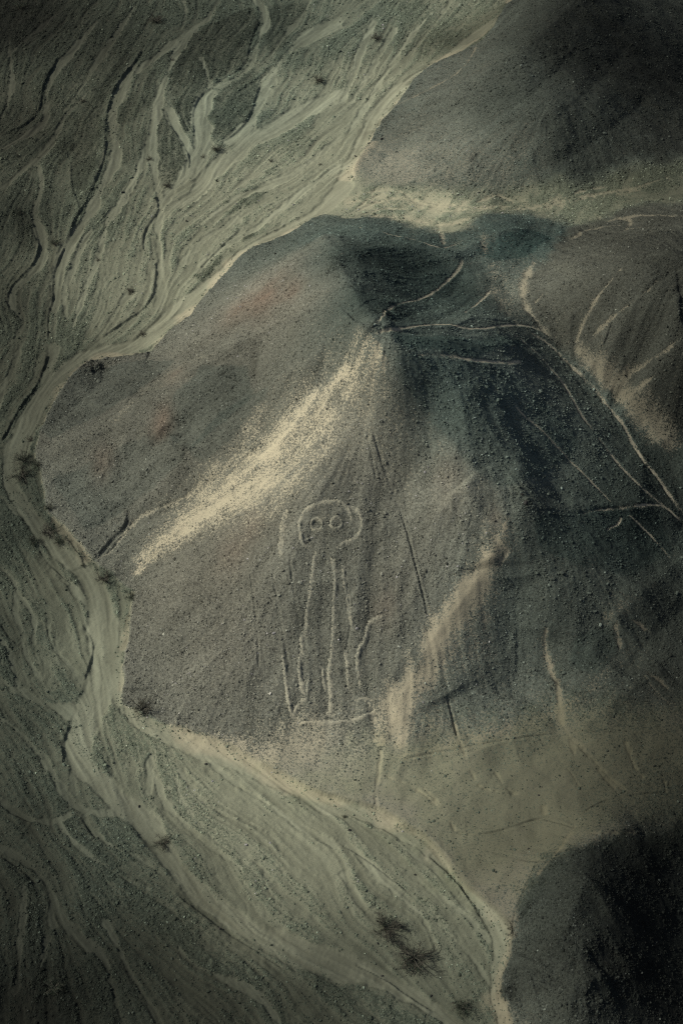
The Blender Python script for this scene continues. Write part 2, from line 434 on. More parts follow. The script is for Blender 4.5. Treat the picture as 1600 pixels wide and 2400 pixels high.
GULLIES = [
    (2, '40,985,4 150,930,4 250,905,4 400,930,4 560,948,4'), (2, '90,985,3 200,955,4 320,965,3 450,945,3'), (2, '60,960,3 150,900,4 230,870,4 300,885,3'), (2, '160,1005,3 350,985,3 560,962,4 720,948,3'),
    (2, '560,945,4 720,968,4 900,955,4 1080,905,4 1250,875,3 1420,850,3'), (2, '880,965,3 1020,940,4 1180,890,4 1330,870,3 1560,790,3'), (2, '620,930,3 720,885,3 800,940,3'), (2, '1000,925,3 1100,870,3 1230,860,3'),
    (6, '200,430,2 330,480,3 440,560,3 480,640,2'), (6, '700,400,2 760,500,3 860,520,2'), (6, '1000,350,3 1060,420,3 1090,480,2'), (6, '1100,300,3 1190,420,3 1260,490,2'), (6, '1300,260,2 1340,380,3 1390,440,2'), (6, '620,470,2 700,500,3 800,510,2'), (6, '1480,450,2 1490,500,3'), (6, '1080,650,2 980,790,3 890,900,2'),    # washed-out threads of pale sand: tile, points with half widths, softness
    (3, '435,1005,4 520,960,5 560,900,5 620,820,5 700,775,4 800,740,4 900,690,3'),
    (6, '990,-30,5 1000,100,6 1010,190,7 1050,240,8 1070,340,5'),
    (4, '940,1310,7 930,1400,5 960,1500,5 990,1590,5'),
    (6, '1050,240,4 1150,350,5 1220,430,4 1310,500,3'),
    (6, '480,60,2 520,220,3 555,290,5 580,380,4 620,460,3'),
    (6, '180,300,5 175,420,4 150,500,6 165,600,9'),
    (6, '370,480,3 450,560,3 490,620,3 520,690,3'),
    (6, '925,560,5 928,610,5'),
    (2, '100,890,6 200,865,6 280,880,6 350,940,5 480,950,5'),
    (2, '440,1010,4 462,1080,5 470,1125,5'),
    (2, '1150,975,6 1200,1020,6 1290,1000,5 1330,1010,5 1318,1040,5 1280,1068,4'),
    (2, '1290,1000,4 1400,985,4 1590,995,3'),
    (2, '1280,1068,4 1350,1040,4 1410,1045,4 1420,1072,3'),
    (2, '1060,1100,8 1100,1062,6 1200,1045,4 1300,1032,4'),
    (2, '900,1190,5 845,1260,10 830,1340,8 850,1420,7 900,1480,9 960,1550,10'),
    (4, '1060,10,14 1130,80,13 1240,170,16 1300,260,20 1390,340,26 1460,420,28 1600,480,18'),
    (4, '1240,190,9 1330,130,8 1430,90,4 1560,-20,3'),
    (4, '1310,250,5 1400,190,3 1440,150,2'),
    (2, '1070,1580,3 1130,1430,3 1200,1320,3 1290,1225,2'),
    (2, '1140,1550,5 1250,1450,3 1400,1340,2 1450,1285,2'),
    (2, '885,1390,3 925,1350,2'),
    (4, '1250,1290,6 1275,1370,4 1275,1420,4'),
    (4, '1330,1270,4 1380,1310,4 1420,1350,3'),
    (4, '1350,1490,4 1440,1540,4 1500,1600,3'),
    (6, '1390,-40,3 1440,50,4 1510,100,5'),
    (6, '1130,690,3 1250,690,3 1350,685,3'),
    (2, '640,170,2 560,330,2 330,450,3 240,500,3'),
    (4, '560,900,3 600,830,3 590,780,2'),
    (4, '720,1020,2 770,960,3'),
]
STREAKS = [    # wind-blown sand lying on the slopes: tile, points with half widths, strength, stones left showing
    (3, '1640,300,60 1500,430,80 1380,540,80 1240,640,70 1080,740,55', .55, .55),
    (4, '230,200,70 160,330,90 60,480,90', .5, .6),
    (4, '250,480,60 420,560,60 560,680,50 640,780,40', .30, .70),
    (4, '180,15,31 130,70,65 60,160,85 0,270,82', .85, .42),
    (3, '1568,270,85 1440,380,105 1290,500,122 1180,590,126 1060,670,112 940,760,85 830,840,68 760,905,48 690,960,37 645,1030,27 620,1110,24', .95, .40),
    (3, '1620,130,16 1500,220,18 1380,330,18 1280,480,16 1150,560,14', .9, .28),
    (3, '1250,590,22 1100,690,26 960,780,22 840,850,18 770,900,16', .95, .28),
    (3, '1360,330,14 1250,420,16 1120,510,14 1000,600,12', .6, .45),
    (4, '765,780,21 745,880,39 650,1040,45 560,1200,51 450,1340,48 380,1480,48 310,1580,42', .8, .42),
    (4, '620,1080,15 540,1220,21 450,1340,22 400,1430,21', 1.0, .10),
    (4, '730,1060,30 640,1230,44 540,1400,50 470,1560,44', .55, .58),
    (6, '250,-20,34 220,100,34 190,200,24 178,300,14', .8, .34),
    (6, '330,-20,25 290,180,17 262,310,11', .7, .36),
    (6, '420,20,44 380,140,40 330,260,30', .35, .6),
    (2, '-10,930,34 120,920,34 350,940,30 560,955,26 740,950,18 950,940,17 1100,910,17 1300,880,14 1590,800,13', .38, .40),
    (2, '120,990,20 300,1000,26 450,1040,22 600,1000,18', .45, .25),
    (2, '20,830,20 60,760,12 160,650,10', .6, .1),
    (3, '220,530,6 340,470,10 440,410,14 560,330,16 650,240,12 780,140,12 880,90,10 1000,50,6', .5, .55),
    (3, '700,230,30 840,170,40 1000,120,40', .3, .7),
    (2, '700,1240,20 720,1330,26 740,1430,24 800,1490,18', .45, .45),
    (2, '650,1060,3 660,1160,10 700,1240,14', .5, .5),
    (5, '760,190,12 900,260,18 1020,270,20 1150,320,24 1290,380,22', .6, .3),
    (5, '1120,290,40 1300,270,50 1500,250,40', .35, .5),
    (4, '560,1210,30 700,1340,40 760,1480,40', .22, .75),
    (4, '300,330,30 420,470,36 520,600,40 620,720,44 720,800,30', .36, .68),
    (4, '720,770,24 660,960,34 560,1150,44', .45, .55),
    (4, '1180,1290,26 1280,1230,26 1360,1180,24 1450,1090,18', .42, .5),
    (4, '1110,1600,18 1200,1520,22 1290,1460,26 1420,1390,18', .38, .5),
    (6, '240,350,12 400,322,14 500,282,14 650,245,16 800,212,16 980,140,14 1120,50,12', .34, .42),
    (4, '900,1340,20 935,1420,16 970,1540,14', .4, .5),
    (0, '1192,1205,9 1165,1290,15 1110,1380,20 1050,1465,26 1005,1540,30 965,1610,28 925,1680,20 898,1740,9', .95, .30),
]
GROOVES = [    # dark erosion lines: tile, half width, depth, points
    (4, 2.0, .35, '140,400 200,600 255,740 290,830 325,960 350,1070 385,1200 400,1290'),
    (4, 1.6, .22, '240,470 275,640 300,760'),
    (4, 1.5, .2, '0,1000 30,1160 45,1300 20,1420'),
    (4, 1.5, .2, '120,400 130,480 160,640'),
    (6, 1.8, .3, '485,60 510,160 530,240'),
    (6, 1.3, .15, '300,350 600,292 900,240 1100,230 1320,232'),
    (3, 3.0, .7, '460,985 520,915 585,850 595,780'),
    (3, 1.6, .2, '1330,1000 1350,1150 1375,1300 1380,1420 1390,1560'),
    (3, 1.6, .2, '1250,1060 1290,1300 1330,1500'),
    (3, 1.6, .2, '1150,1060 1180,1300 1190,1500'),
    (6, 2.0, .25, '520,690 600,705 700,690 780,670 850,640 920,620 1000,640 1060,660'),
    (6, 2.0, .2, '1120,590 1200,545 1330,520 1500,500'),
]
# the incised figure, surveyed on its own sheet (3.484 px per photo pixel, origin 600,1100)
FIGURE = [
    ('head_outline', 2.6, '500,628 450,640 402,632 372,596 362,540 352,480 360,405 386,348 440,304 520,280 600,268 690,270 742,298 772,360 784,420 778,470'),
    ('head_outline', 2.6, '742,298 800,316 846,352 866,410 868,470 836,545 772,594 700,612 660,642 668,692'),
    ('lowered_arm', 3.4, '275,270 250,360 222,440 210,530 204,620 204,745'),
    ('body_outline', 3.0, '495,640 485,720 470,820 456,920 440,1050 425,1180 402,1290 376,1430 370,1530 358,1620 370,1700 388,1790 400,1880'),
    ('body_outline', 3.0, '610,660 632,750 650,850 650,950 640,1100 640,1250 634,1400 620,1550 600,1650 600,1750 616,1850 620,1950 588,2045'),
    ('body_outline', 2.4, '690,735 716,830 732,950 752,1060 768,1200 792,1300 835,1355'),
    ('leg_outline', 3.0, '1090,1195 1000,1220 932,1250 906,1330 890,1420 842,1480 828,1560 840,1650 850,1750 862,1840'),
    ('leg_outline', 1.8, '720,1440 745,1550 752,1700 758,1850'),
    ('leg_outline', 1.8, '540,1560 552,1650 562,1750 578,1860'),
    ('leg_outline', 1.2, '215,1480 235,1600 245,1720 262,1850 285,1980 300,2075'),
    ('leg_outline', 2.0, '425,1640 432,1750 424,1870'),
    ('boot', 3.0, '795,1905 850,1868 910,1868 936,1915 922,1965'),
    ('boot', 3.0, '462,1895 440,1868 380,1890 332,1950 304,2020 310,2075'),
    ('foot_line', 2.4, '310,2072 470,2072 600,2072 720,2060 840,2032 940,2000 1002,1935'),
]
EYES = [(495, 452, 50), (658, 440, 47)]

CONTACT = ['1215,-20 1130,90 1010,150 930,240 860,340 820,410',
           '760,500 670,550 560,600 530,640 440,740 352,825',
           '352,825 320,832 262,838 205,850 165,880 110,980 78,1060 98,1110 112,1200 222,1314',
           '318,1385 302,1440 290,1560 282,1620', '400,1700 520,1740 620,1790 740,1850 890,1900 1000,1960 1080,2060 1195,2185',
           '1260,2020 1200,2150 1195,2240 1170,2300 1185,2360 1200,2430']

# ------------------------------------------------------------------ regions
def region(s):
    p = parse(s)
    return inside(ground_hit(p)[0])


hill_poly = {
    'main': '760,498 820,512 900,505 1000,532 1045,555 1130,500 1200,490 1290,505 1330,530 1300,575 1240,640 1215,700 1240,740 1300,790 1370,850 1450,930 1540,1010 1640,1040 1760,1300 1760,1925 1600,1940 1450,1965 1340,1990 1262,2030 1200,2175 1080,2060 1000,1960 890,1900 740,1850 620,1790 520,1740 400,1700 290,1650 290,1560 302,1440 318,1385 222,1314 112,1200 98,1110 78,1060 110,980 165,880 205,850 262,838 320,832 352,825 440,740 530,640 560,600 670,550',
    'back': '1215,-30 1130,90 1010,150 930,240 860,340 820,410 900,432 1100,455 1400,425 1760,350 1760,-120 1240,-120',
    'right': '1330,528 1400,510 1500,478 1640,470 1780,480 1780,1060 1640,1040 1540,1010 1450,930 1370,850 1300,790 1240,740 1215,700 1240,640 1300,575',
    'low': '1200,2175 1262,2030 1340,1990 1450,1965 1600,1940 1780,1925 1780,2560 1210,2560 1200,2430 1185,2360 1170,2300 1195,2240',
}
MASK = {k: region(v) for k, v in hill_poly.items()}
soft_hill = blur((MASK['main'] | MASK['back'] | MASK['right'] | MASK['low']).astype(np.float32), 14)
for h_, L_, s in CRESTS:
    P = line(s, None, 4)
    r = polydist(P, L_ * 3.2)
    if r is None: continue
    sl_, d, sg, w, par = r
    e = sstep(0, .18, par) * sstep(0, .18, 1 - par)
    H0[sl_] += h_ * np.exp(-np.sqrt(d * d + .03) / L_) * sstep(0, .6, 1 - d / (L_ * 3.2)) * e * soft_hill[sl_]
hill_any = MASK['main'] | MASK['back'] | MASK['right'] | MASK['low']
hillf = blur(hill_any.astype(np.float32), 4)
valley = region('760,495 820,412 900,432 1100,455 1400,425 1760,350 1780,480 1500,478 1330,528 1290,505 1200,490 1130,500 1045,555 1000,532 900,505')

warp = fbm(3.0, 4, 11)          # raggedness of edges
H0 += soft_hill * (fbm(12.0, 4, 31, .55) * .7 - np.abs(fbm(7.0, 3, 37)) * .6)
fine = fbm(0.9, 3, 51)

H = H0.copy()
cover = np.zeros((NY, NX), np.float32)

# anchors of ground character, albedos darkened towards the frame edges as a painted vignette: px, py, stone cover, soil albedo, rock albedo, hue of rock (0 grey-brown .. 1 teal)
ANCH = np.array([[float(v) for v in s.split(',')] for s in '''
50,50,.80,.026,.018,.6 250,100,.78,.055,.036,.6 450,60,.78,.10,.06,.7 650,60,.72,.15,.08,.8 850,60,.62,.19,.10,.7 1050,40,.55,.19,.10,.6
80,300,.75,.05,.034,.5 250,300,.76,.10,.06,.5 420,330,.72,.17,.09,.7 560,260,.70,.19,.10,.8 750,250,.30,.23,.12,.6 880,200,.38,.23,.12,.5
60,500,.78,.055,.036,.6 220,480,.72,.13,.08,.5 400,520,.52,.21,.12,.4 600,430,.35,.25,.14,.4 700,420,.35,.26,.15,.3
60,700,.68,.06,.038,.6 200,680,.55,.16,.10,.5 350,680,.42,.22,.13,.4 450,600,.40,.24,.14,.4
40,900,.55,.085,.05,.6 30,1050,.45,.095,.055,.7 40,1250,.55,.07,.04,.8 120,1350,.45,.15,.09,.6 60,1500,.58,.07,.042,.8 180,1500,.40,.17,.11,.6
80,1700,.55,.075,.042,.8 200,1720,.40,.16,.10,.6 80,1900,.62,.05,.03,.8 250,1850,.50,.11,.065,.7 60,2100,.66,.032,.02,.8 250,2050,.45,.065,.042,.8 100,2350,.66,.017,.011,.8 300,2250,.62,.036,.022,.8
350,1750,.22,.20,.14,.4 500,1850,.20,.22,.15,.4 650,1950,.20,.22,.15,.4 800,2050,.28,.20,.13,.4 950,2080,.36,.18,.11,.5 600,2150,.25,.16,.11,.5 450,2200,.45,.075,.05,.6 500,2350,.5,.045,.03,.7 750,2330,.5,.065,.04,.7 1000,2250,.40,.15,.09,.6 1050,2380,.50,.08,.045,.7 900,2200,.34,.17,.1,.6
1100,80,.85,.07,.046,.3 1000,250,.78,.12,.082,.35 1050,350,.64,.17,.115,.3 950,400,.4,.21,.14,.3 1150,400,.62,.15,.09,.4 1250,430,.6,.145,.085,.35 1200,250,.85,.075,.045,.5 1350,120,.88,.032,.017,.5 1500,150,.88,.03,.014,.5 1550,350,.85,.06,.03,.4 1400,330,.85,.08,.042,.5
620,650,.86,.24,.15,.0 480,800,.88,.22,.13,.05 700,720,.84,.24,.15,.0 300,880,.93,.18,.105,.1 180,960,.95,.15,.085,.1 560,880,.92,.18,.10,.1 450,1000,.93,.18,.10,.05 300,1120,.93,.18,.10,.05 180,1150,.92,.16,.09,.2 260,1260,.80,.22,.12,.2
870,620,.95,.11,.034,.9 980,640,.95,.10,.030,1 1060,680,.94,.11,.036,1 900,720,.96,.08,.026,1 850,540,.86,.16,.09,.8 950,560,.9,.15,.07,.9
750,980,.56,.30,.18,.0 860,950,.64,.28,.17,.0 820,1060,.74,.26,.16,.0 620,1200,.88,.22,.14,.0 780,1130,.88,.22,.14,.1 950,1080,.86,.24,.15,.0 1080,1150,.82,.26,.165,.0 450,1350,.90,.21,.14,.0 380,1500,.92,.21,.135,.1 550,1500,.90,.21,.14,.0 750,1400,.91,.20,.13,.15 850,1550,.88,.22,.14,.1 600,1680,.76,.25,.15,.1 800,1700,.70,.26,.15,.1 950,1350,.90,.21,.14,.05
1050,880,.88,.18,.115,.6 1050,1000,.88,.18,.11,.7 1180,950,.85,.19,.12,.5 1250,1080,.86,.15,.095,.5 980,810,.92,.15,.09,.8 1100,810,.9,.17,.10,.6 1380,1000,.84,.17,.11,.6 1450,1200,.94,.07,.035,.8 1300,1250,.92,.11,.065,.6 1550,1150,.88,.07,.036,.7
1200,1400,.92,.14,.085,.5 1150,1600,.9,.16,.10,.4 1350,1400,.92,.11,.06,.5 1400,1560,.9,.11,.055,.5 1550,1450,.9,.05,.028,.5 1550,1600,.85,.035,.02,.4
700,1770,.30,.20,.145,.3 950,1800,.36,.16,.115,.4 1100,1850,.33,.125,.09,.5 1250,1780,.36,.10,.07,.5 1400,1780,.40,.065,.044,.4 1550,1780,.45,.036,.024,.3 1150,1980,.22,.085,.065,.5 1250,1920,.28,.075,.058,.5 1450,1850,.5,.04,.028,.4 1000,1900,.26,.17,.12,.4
1150,560,.82,.15,.09,.8 1220,560,.9,.12,.07,1 1100,620,.8,.17,.09,.7 1200,680,.62,.22,.12,.3 1320,640,.82,.16,.10,.2 1420,680,.85,.12,.075,.2 1550,650,.86,.05,.026,.3 1400,780,.80,.15,.09,.2 1550,850,.82,.10,.05,.3 1480,560,.85,.075,.045,.2 1500,440,.7,.09,.055,.2 1330,470,.6,.17,.10,.2 1000,480,.45,.27,.16,.1
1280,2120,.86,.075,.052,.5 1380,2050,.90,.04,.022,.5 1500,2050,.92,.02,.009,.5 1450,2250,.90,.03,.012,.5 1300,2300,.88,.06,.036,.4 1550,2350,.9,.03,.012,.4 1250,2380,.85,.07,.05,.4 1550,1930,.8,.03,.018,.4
'''.split()])
e_ = np.where((ANCH[:, 1] > 2150) & (ANCH[:, 0] < 1000), .55, 1) * np.where(ANCH[:, 0] < 130, .68, 1) * np.where((ANCH[:, 1] < 120) & (ANCH[:, 0] < 700), .74, 1) * np.where((ANCH[:, 0] > 1350), .85, 1)  # vignette shade painted into soil and rock albedo at corners and sides
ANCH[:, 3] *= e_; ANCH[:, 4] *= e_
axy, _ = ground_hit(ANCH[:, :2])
CD2 = 1.6
ax_ = np.arange(X0 - 2, X1 + 4, CD2); ay_ = np.arange(Y0 - 2, Y1 + 4, CD2)
AX, AY = np.meshgrid(ax_, ay_)
q = np.stack([AX.ravel(), AY.ravel()], 1)
d2 = ((q[:, None] - axy[None]) ** 2).sum(2)
# each landform takes its character from its own anchors
def edge_(m, lo=.35, hi=.65):
    f = blur(m.astype(np.float32), 4)
    f = np.clip(f + warp * .25 * (f > .02) * (f < .98), 0, 1)
    return sstep(lo, hi, f)


hm = edge_(hill_any)
f = blur((hill_any | valley).astype(np.float32), 4)
f2 = blur(hill_any.astype(np.float32), 16)
vs = blur(valley.astype(np.float32), 14)
hm = hm * (1 - np.clip(vs * 2.5, 0, 1)) + sstep(.15, .95, f2 + warp * .3 * (f2 > .02) * (f2 < .98)) * np.clip(vs * 2.5, 0, 1)
parts_ = {}
for k in ('back', 'right', 'low'):
    f = blur(MASK[k].astype(np.float32), 18 if k == 'back' else 6)
    parts_[k] = sstep(.1, .95, f + (warp * .5 + fine * .3) * (f > .01) * (f < .99))
groups_ = [(None, ~hill_any), ('main', MASK['main'])] + [(k, MASK[k]) for k in parts_]
res_ = None
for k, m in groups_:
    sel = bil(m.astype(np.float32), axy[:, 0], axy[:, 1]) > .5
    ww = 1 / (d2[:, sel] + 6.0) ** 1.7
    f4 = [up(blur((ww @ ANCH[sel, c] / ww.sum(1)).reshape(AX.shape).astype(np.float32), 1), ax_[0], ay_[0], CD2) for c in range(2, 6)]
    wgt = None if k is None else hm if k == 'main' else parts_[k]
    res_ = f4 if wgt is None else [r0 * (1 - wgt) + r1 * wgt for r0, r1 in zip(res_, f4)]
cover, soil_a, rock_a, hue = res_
res_ = f4 = None
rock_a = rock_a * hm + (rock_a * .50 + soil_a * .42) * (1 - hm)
# gravel bars of darker stones between the stream beds
for s, k_ in [('740,500 720,620 715,760 745,850 800,830 870,745 860,670 800,590', .5), ('850,170 960,120 1150,30 1200,100 1140,200 1140,290 960,390 930,430 890,500 880,610 830,610 780,470 790,330', .55),
              ('1000,420 1160,310 1200,400 1160,520 1110,590 980,660 950,560', .62), ('640,220 560,330 480,470 470,640 440,780 380,900 330,860 330,640 390,470 520,300', .6), ('570,470 690,330 730,310 700,480 570,590 540,540', .7),
              ('880,1280 1170,1030 1185,1055 930,1295', .5), ('1230,20 1420,10 1340,150 1270,250 1220,240', .65), ('90,960 60,1100 150,1200 170,1080 140,980', .7), ('560,700 690,560 680,660 600,800', .7), ('250,760 320,560 330,700 250,900', .65),
              ('1000,960 1170,850 1290,850 1180,930 1010,1000', .75)]:
    f = blur(inside(ground_hit(parse(s, 1))[0]).astype(np.float32), 5)
    f = sstep(.25, .75, f + (warp * .35 + fine * .15) * (f > .02) * (f < .98)) * (1 - hm)
    rock_a *= 1 - f * (1 - k_); soil_a = soil_a * (1 - f * .12); cover = cover + (.86 - cover) * f * .75
# belts of blue-black varnished stones, with shade of the turned-away facets painted in
for s, k_ in [('475,850 580,860 590,930 520,990 440,1060 385,1010 410,920', .78), ('180,870 340,842 420,840 300,930 120,1035 95,1010', .82), ('120,1120 300,1040 400,1010 440,1070 300,1190 200,1250', .85), ('520,960 640,900 560,1010 470,1090 440,1060', .85),
              ('765,590 800,650 835,705 868,768 920,752 1000,745 1070,742 1130,758 1118,690 1108,640 1085,612 1000,600 880,583', .95), ('908,785 1000,790 1130,792 1225,790 1225,822 1100,835 960,820', .7),
              ('912,850 960,830 1100,850 1200,870 1290,960 1360,1040 1250,1120 1180,1150 1130,1120 1060,1040 1000,975 940,905', .84), ('1110,585 1180,550 1250,540 1300,560 1240,600 1160,610', .7),
              ('1250,1210 1400,1185 1540,1200 1580,1290 1480,1350 1350,1330 1260,1280', .8), ('1350,1490 1420,1470 1450,1520 1400,1580 1330,1560', .85), ('1190,760 1290,860 1430,1020 1500,1130 1420,1120 1300,980 1200,850', 1.0)]:
    f = blur(inside(ground_hit(parse(s))[0]).astype(np.float32), 3)
    f = sstep(.3, .7, f + (warp * .3 + fine * .15) * (f > .02) * (f < .98)) * hm
    rock_a *= 1 - f * (1 - k_); soil_a = soil_a * (1 - f * (1 - k_) * .55)
    hue = np.clip(hue + f * .5 * (1 - k_) * 2, 0, 1.2); cover = cover + (.97 - cover) * f * .4
del ww, d2

# ------------------------------------------------------------------ flow of the wash, fall of the slopes
lines_ch = [line(s, t, w) for t, w, s in CHANNELS]
lines_rv = [line(s, t) for t, s in RIVERS]
fp, fv = [], []
for P in lines_ch + lines_rv:
    d = np.diff(P[:, :2], axis=0)
    L = np.linalg.norm(d, axis=1)
    ok = L > .05
    fp.append(((P[1:, :2] + P[:-1, :2]) / 2)[ok]); fv.append((d / np.maximum(L, .01)[:, None] * np.sqrt(L)[:, None])[ok])
fp, fv = np.vstack(fp), np.vstack(fv)
fv[fv[:, 1] > 0] *= -1                     # everything drains towards the camera
U = np.zeros(len(q)); V = np.zeros(len(q))
for k in range(0, len(q), 2000):
    w_ = 1 / (((q[k:k + 2000, None] - fp[None]) ** 2).sum(2) + 2.0) ** 1.3
    U[k:k + 2000] = w_ @ fv[:, 0]; V[k:k + 2000] = w_ @ fv[:, 1]
Lm = np.hypot(U, V) + 1e-9
U = up((U / Lm).reshape(AX.shape).astype(np.float32), ax_[0], ay_[0], CD2)
V = up((V / Lm).reshape(AX.shape).astype(np.float32), ax_[0], ay_[0], CD2)
Hs = blur(H0, 22)
gyy, gxx = np.gradient(Hs, DX)
g = np.hypot(gxx, gyy) + 1e-4
steep = sstep(.12, .40, g)
U = U * (1 - hillf) - gxx / g * hillf
V = V * (1 - hillf) - gyy / g * hillf
wob = fbm(5.0, 3, 77)
ang = wob * 0.45
U, V = U * np.cos(ang) - V * np.sin(ang), U * np.sin(ang) + V * np.cos(ang)
Lm = np.hypot(U, V) + 1e-6
U /= Lm; V /= Lm


def lic(N, steps, h):
    """draw noise out along the flow"""
    acc = N.copy()
    IX, IY = np.meshgrid(np.arange(NX, dtype=np.float32), np.arange(NY, dtype=np.float32))
    for sg in (1, -1):
        px, py = IX.copy(), IY.copy()
        for _ in range(steps):
            ix = px.astype(np.int32); iy = py.astype(np.int32)
            px += sg * h * U[iy, ix]; py += sg * h * V[iy, ix]
            np.clip(px, 0, NX - 1, px); np.clip(py, 0, NY - 1, py)
            acc += N[py.astype(np.int32), px.astype(np.int32)]
    acc /= (2 * steps + 1)
    acc -= acc.mean()
    return acc / (acc.std() + 1e-6)


lic_f = lic(noise(0.38, 5), 22, 1.6)          # narrow threads
lic_s = lic(noise(0.22, 9), 26, 1.3)          # hair-fine threads
lic_m = lic(noise(1.1, 6), 20, 4.0)           # broader bars
bars = sstep(-1.1, 1.3, lic_m * .55 + lic_f * .22 + fbm(9, 3, 91) * 1.5 + fine * .5)

wash = 1 - hm
calm = 1 - .85 * blur(valley.astype(np.float32), 8)
lic_f *= calm; lic_m *= calm; lic_s *= calm
lic_b = lic(noise(.75, 12), 12, 2.6)
net = np.exp(-(lic_b / .20) ** 2) * calm * wash * np.clip(.55 + 1.2 * fbm(8, 2, 95), .1, 1)
H -= net * .055
cover_w = np.clip(cover + (bars - .5) * .50 + lic_f * .05 + lic_s * .05 + (1 - calm) * (warp * .35 + fine * .2), .0, 1)
cover_w *= 1 - .6 * net
cover_h = np.clip(cover + steep * (lic_m * .035 + lic_f * .02) + warp * .09, 0, 1)
cover = cover_w * wash + cover_h * hm
H += wash * ((bars - .5) * .10 + lic_f * .014 + lic_s * .008 + lic_m * .02) + hm * steep * (1 + .8 * parts_['right'] + .4 * parts_['back']) * (lic_m * .055 + lic_f * .02)

# ------------------------------------------------------------------ carve the surveyed lines
LABEL = np.zeros((NY, NX), np.int16)
for k, name in enumerate(('main', 'back', 'right', 'low')):
    LABEL[MASK[name]] = k + 1
LABEL[valley] = 5
NAMES = {0: 'desert_plain', 1: 'hill', 2: 'hill', 3: 'hill', 4: 'hill', 5: 'valley_floor'}
next_label = [6]
sandc = np.zeros((NY, NX), np.float32)        # beige blown sand
siltc = np.zeros((NY, NX), np.float32)        # olive washed sand
pathc = np.zeros((NY, NX), np.float32)
smoothed = np.zeros((NY, NX), np.float32)


def new_label(name):
    k = next_label[0]; next_label[0] += 1
    NAMES[k] = name
    return k


def ends(par, a=.06):
    return sstep(0, a, par) * sstep(0, a, 1 - par)


broad0 = fbm(7.0, 3, 203)
carve = np.zeros((NY, NX), np.float32)
for P in lines_ch:
    r = polydist(P, P[:, 2].max() * 2.2 + 1.0)
    if r is None: continue
    sl_, d, sg, w, par = r
    e = ends(par, .12)
    w = w * (.35 + .65 * e) * np.clip(1 + 1.3 * broad0[sl_], .45, 1.6)
    dw = (d + warp[sl_] * w * .5 + fine[sl_] * .30) / np.maximum(w, .05)
    inn = (1 - sstep(.8, 1.25, dw)) * sstep(0, .5, e) * wash[sl_]
    carve[sl_] = np.maximum(carve[sl_], (1 - sstep(.8, 1.25, dw)) * e * wash[sl_] * np.minimum(.07 + w * .07, .2))
    str_ = np.clip(.75 + .5 * broad0[sl_] + .14 * lic_f[sl_], .2, 1)
    cover[sl_] *= 1 - inn * .95 * str_
    np.maximum(siltc[sl_], inn * (.34 + .2 * bars[sl_]) * str_, siltc[sl_])
    np.maximum(smoothed[sl_], inn * str_, smoothed[sl_])
    lb = new_label('stream_channel')
    LABEL[sl_][(dw < 1.05) & (e > .4) & (wash[sl_] > .5)] = lb
river_label = new_label('dry_riverbed')
for P in lines_rv:
    r = polydist(P, P[:, 2].max() * 2.0 + 2.5)
    if r is None: continue
    sl_, d, sg, w, par = r
    w = w * np.clip(1 + .5 * broad0[sl_], .7, 1.3)
    dw = (d + warp[sl_] * np.minimum(w * .3, .8) + fine[sl_] * .2) / np.maximum(w, .1)
    inn = (1 - sstep(.75, 1.2, dw)) * wash[sl_]
    carve[sl_] = np.maximum(carve[sl_], (1 - sstep(.85, 1.2, dw)) * wash[sl_] * .17)
    cover[sl_] *= 1 - inn * (.95 - .4 * sstep(.6, 1, bars[sl_]))
    siltc[sl_] = np.maximum(siltc[sl_], inn * np.clip(.55 + .12 * lic_f[sl_] + .3 * broad0[sl_], .2, 1))
    sandc[sl_] = np.maximum(sandc[sl_], inn * .04)
    smoothed[sl_] = np.maximum(smoothed[sl_], inn * .8)
    LABEL[sl_][(dw < 1.02) & (wash[sl_] > .5)] = river_label
H -= carve
broad = fbm(6.5, 3, 207)
for s in CONTACT:
    P = line(s, None, 6)
    sl_, d, sg, w, par = polydist(P, 7.0)
    e = ends(par, .04)
    dd = d + warp[sl_] * .35
    hs = hm[sl_]
    H[sl_] += hs * np.exp(-d / 3.5) * .5 * e * sstep(0, .5, d * hs + (hs > .5) * .25)
    wide = np.clip(.5 + 1.5 * broad[sl_], .1, 1.5)
    band = (1 - sstep(.5 * wide, 2.1 * wide, dd + fine[sl_] * .4)) * (1 - hs) * e
    sandc[sl_] = np.maximum(sandc[sl_], band * np.clip(.40 + .8 * broad[sl_], .04, .7))
    cover[sl_] *= 1 - band * .85
for t, h_, s in BANKS:
    P = line(s, t, 4)
    r = polydist(P, 4.5)
    if r is None: continue
    sl_, d, sg, w, par = r
    e = ends(par, .1)
    sd = d * -sg + warp[sl_] * .15            # positive on the image-left, higher side
    step_ = sstep(-.08, .14, sd) * np.exp(-np.maximum(sd, 0) / 1.6)
    H[sl_] += h_ * .52 * step_ * e * np.clip(.75 + .9 * warp[sl_] + .5 * fine[sl_], .15, 1.3)
    foot = np.exp(-np.maximum(-sd, 0) / .8) * (sd < 0) * e
    H[sl_] -= foot * .10
for t, wpx, s in PATHS:
    P = line(s, t, wpx)
    sl_, d, sg, w, par = polydist(P, 2.5)
    e = ends(par, .14)
    ww_ = np.maximum(w * 1.15, .16)
    dw = (d + fine[sl_] * .07) / ww_
    inn = (1 - sstep(.6, 1.3, dw)) * e
    H[sl_] -= inn * .05
    H[sl_] += np.exp(-((dw - 1.8) / .5) ** 2) * e * .04
    inn = inn * np.clip(.78 + 1.0 * warp[sl_] + .4 * fine[sl_], .25, .95)
    cover[sl_] *= 1 - inn * .93
    np.maximum(pathc[sl_], inn, pathc[sl_])
    np.maximum(smoothed[sl_], inn * .6, smoothed[sl_])
    LABEL[sl_][(dw < 1.0) & (e > .5)] = new_label('footpath')
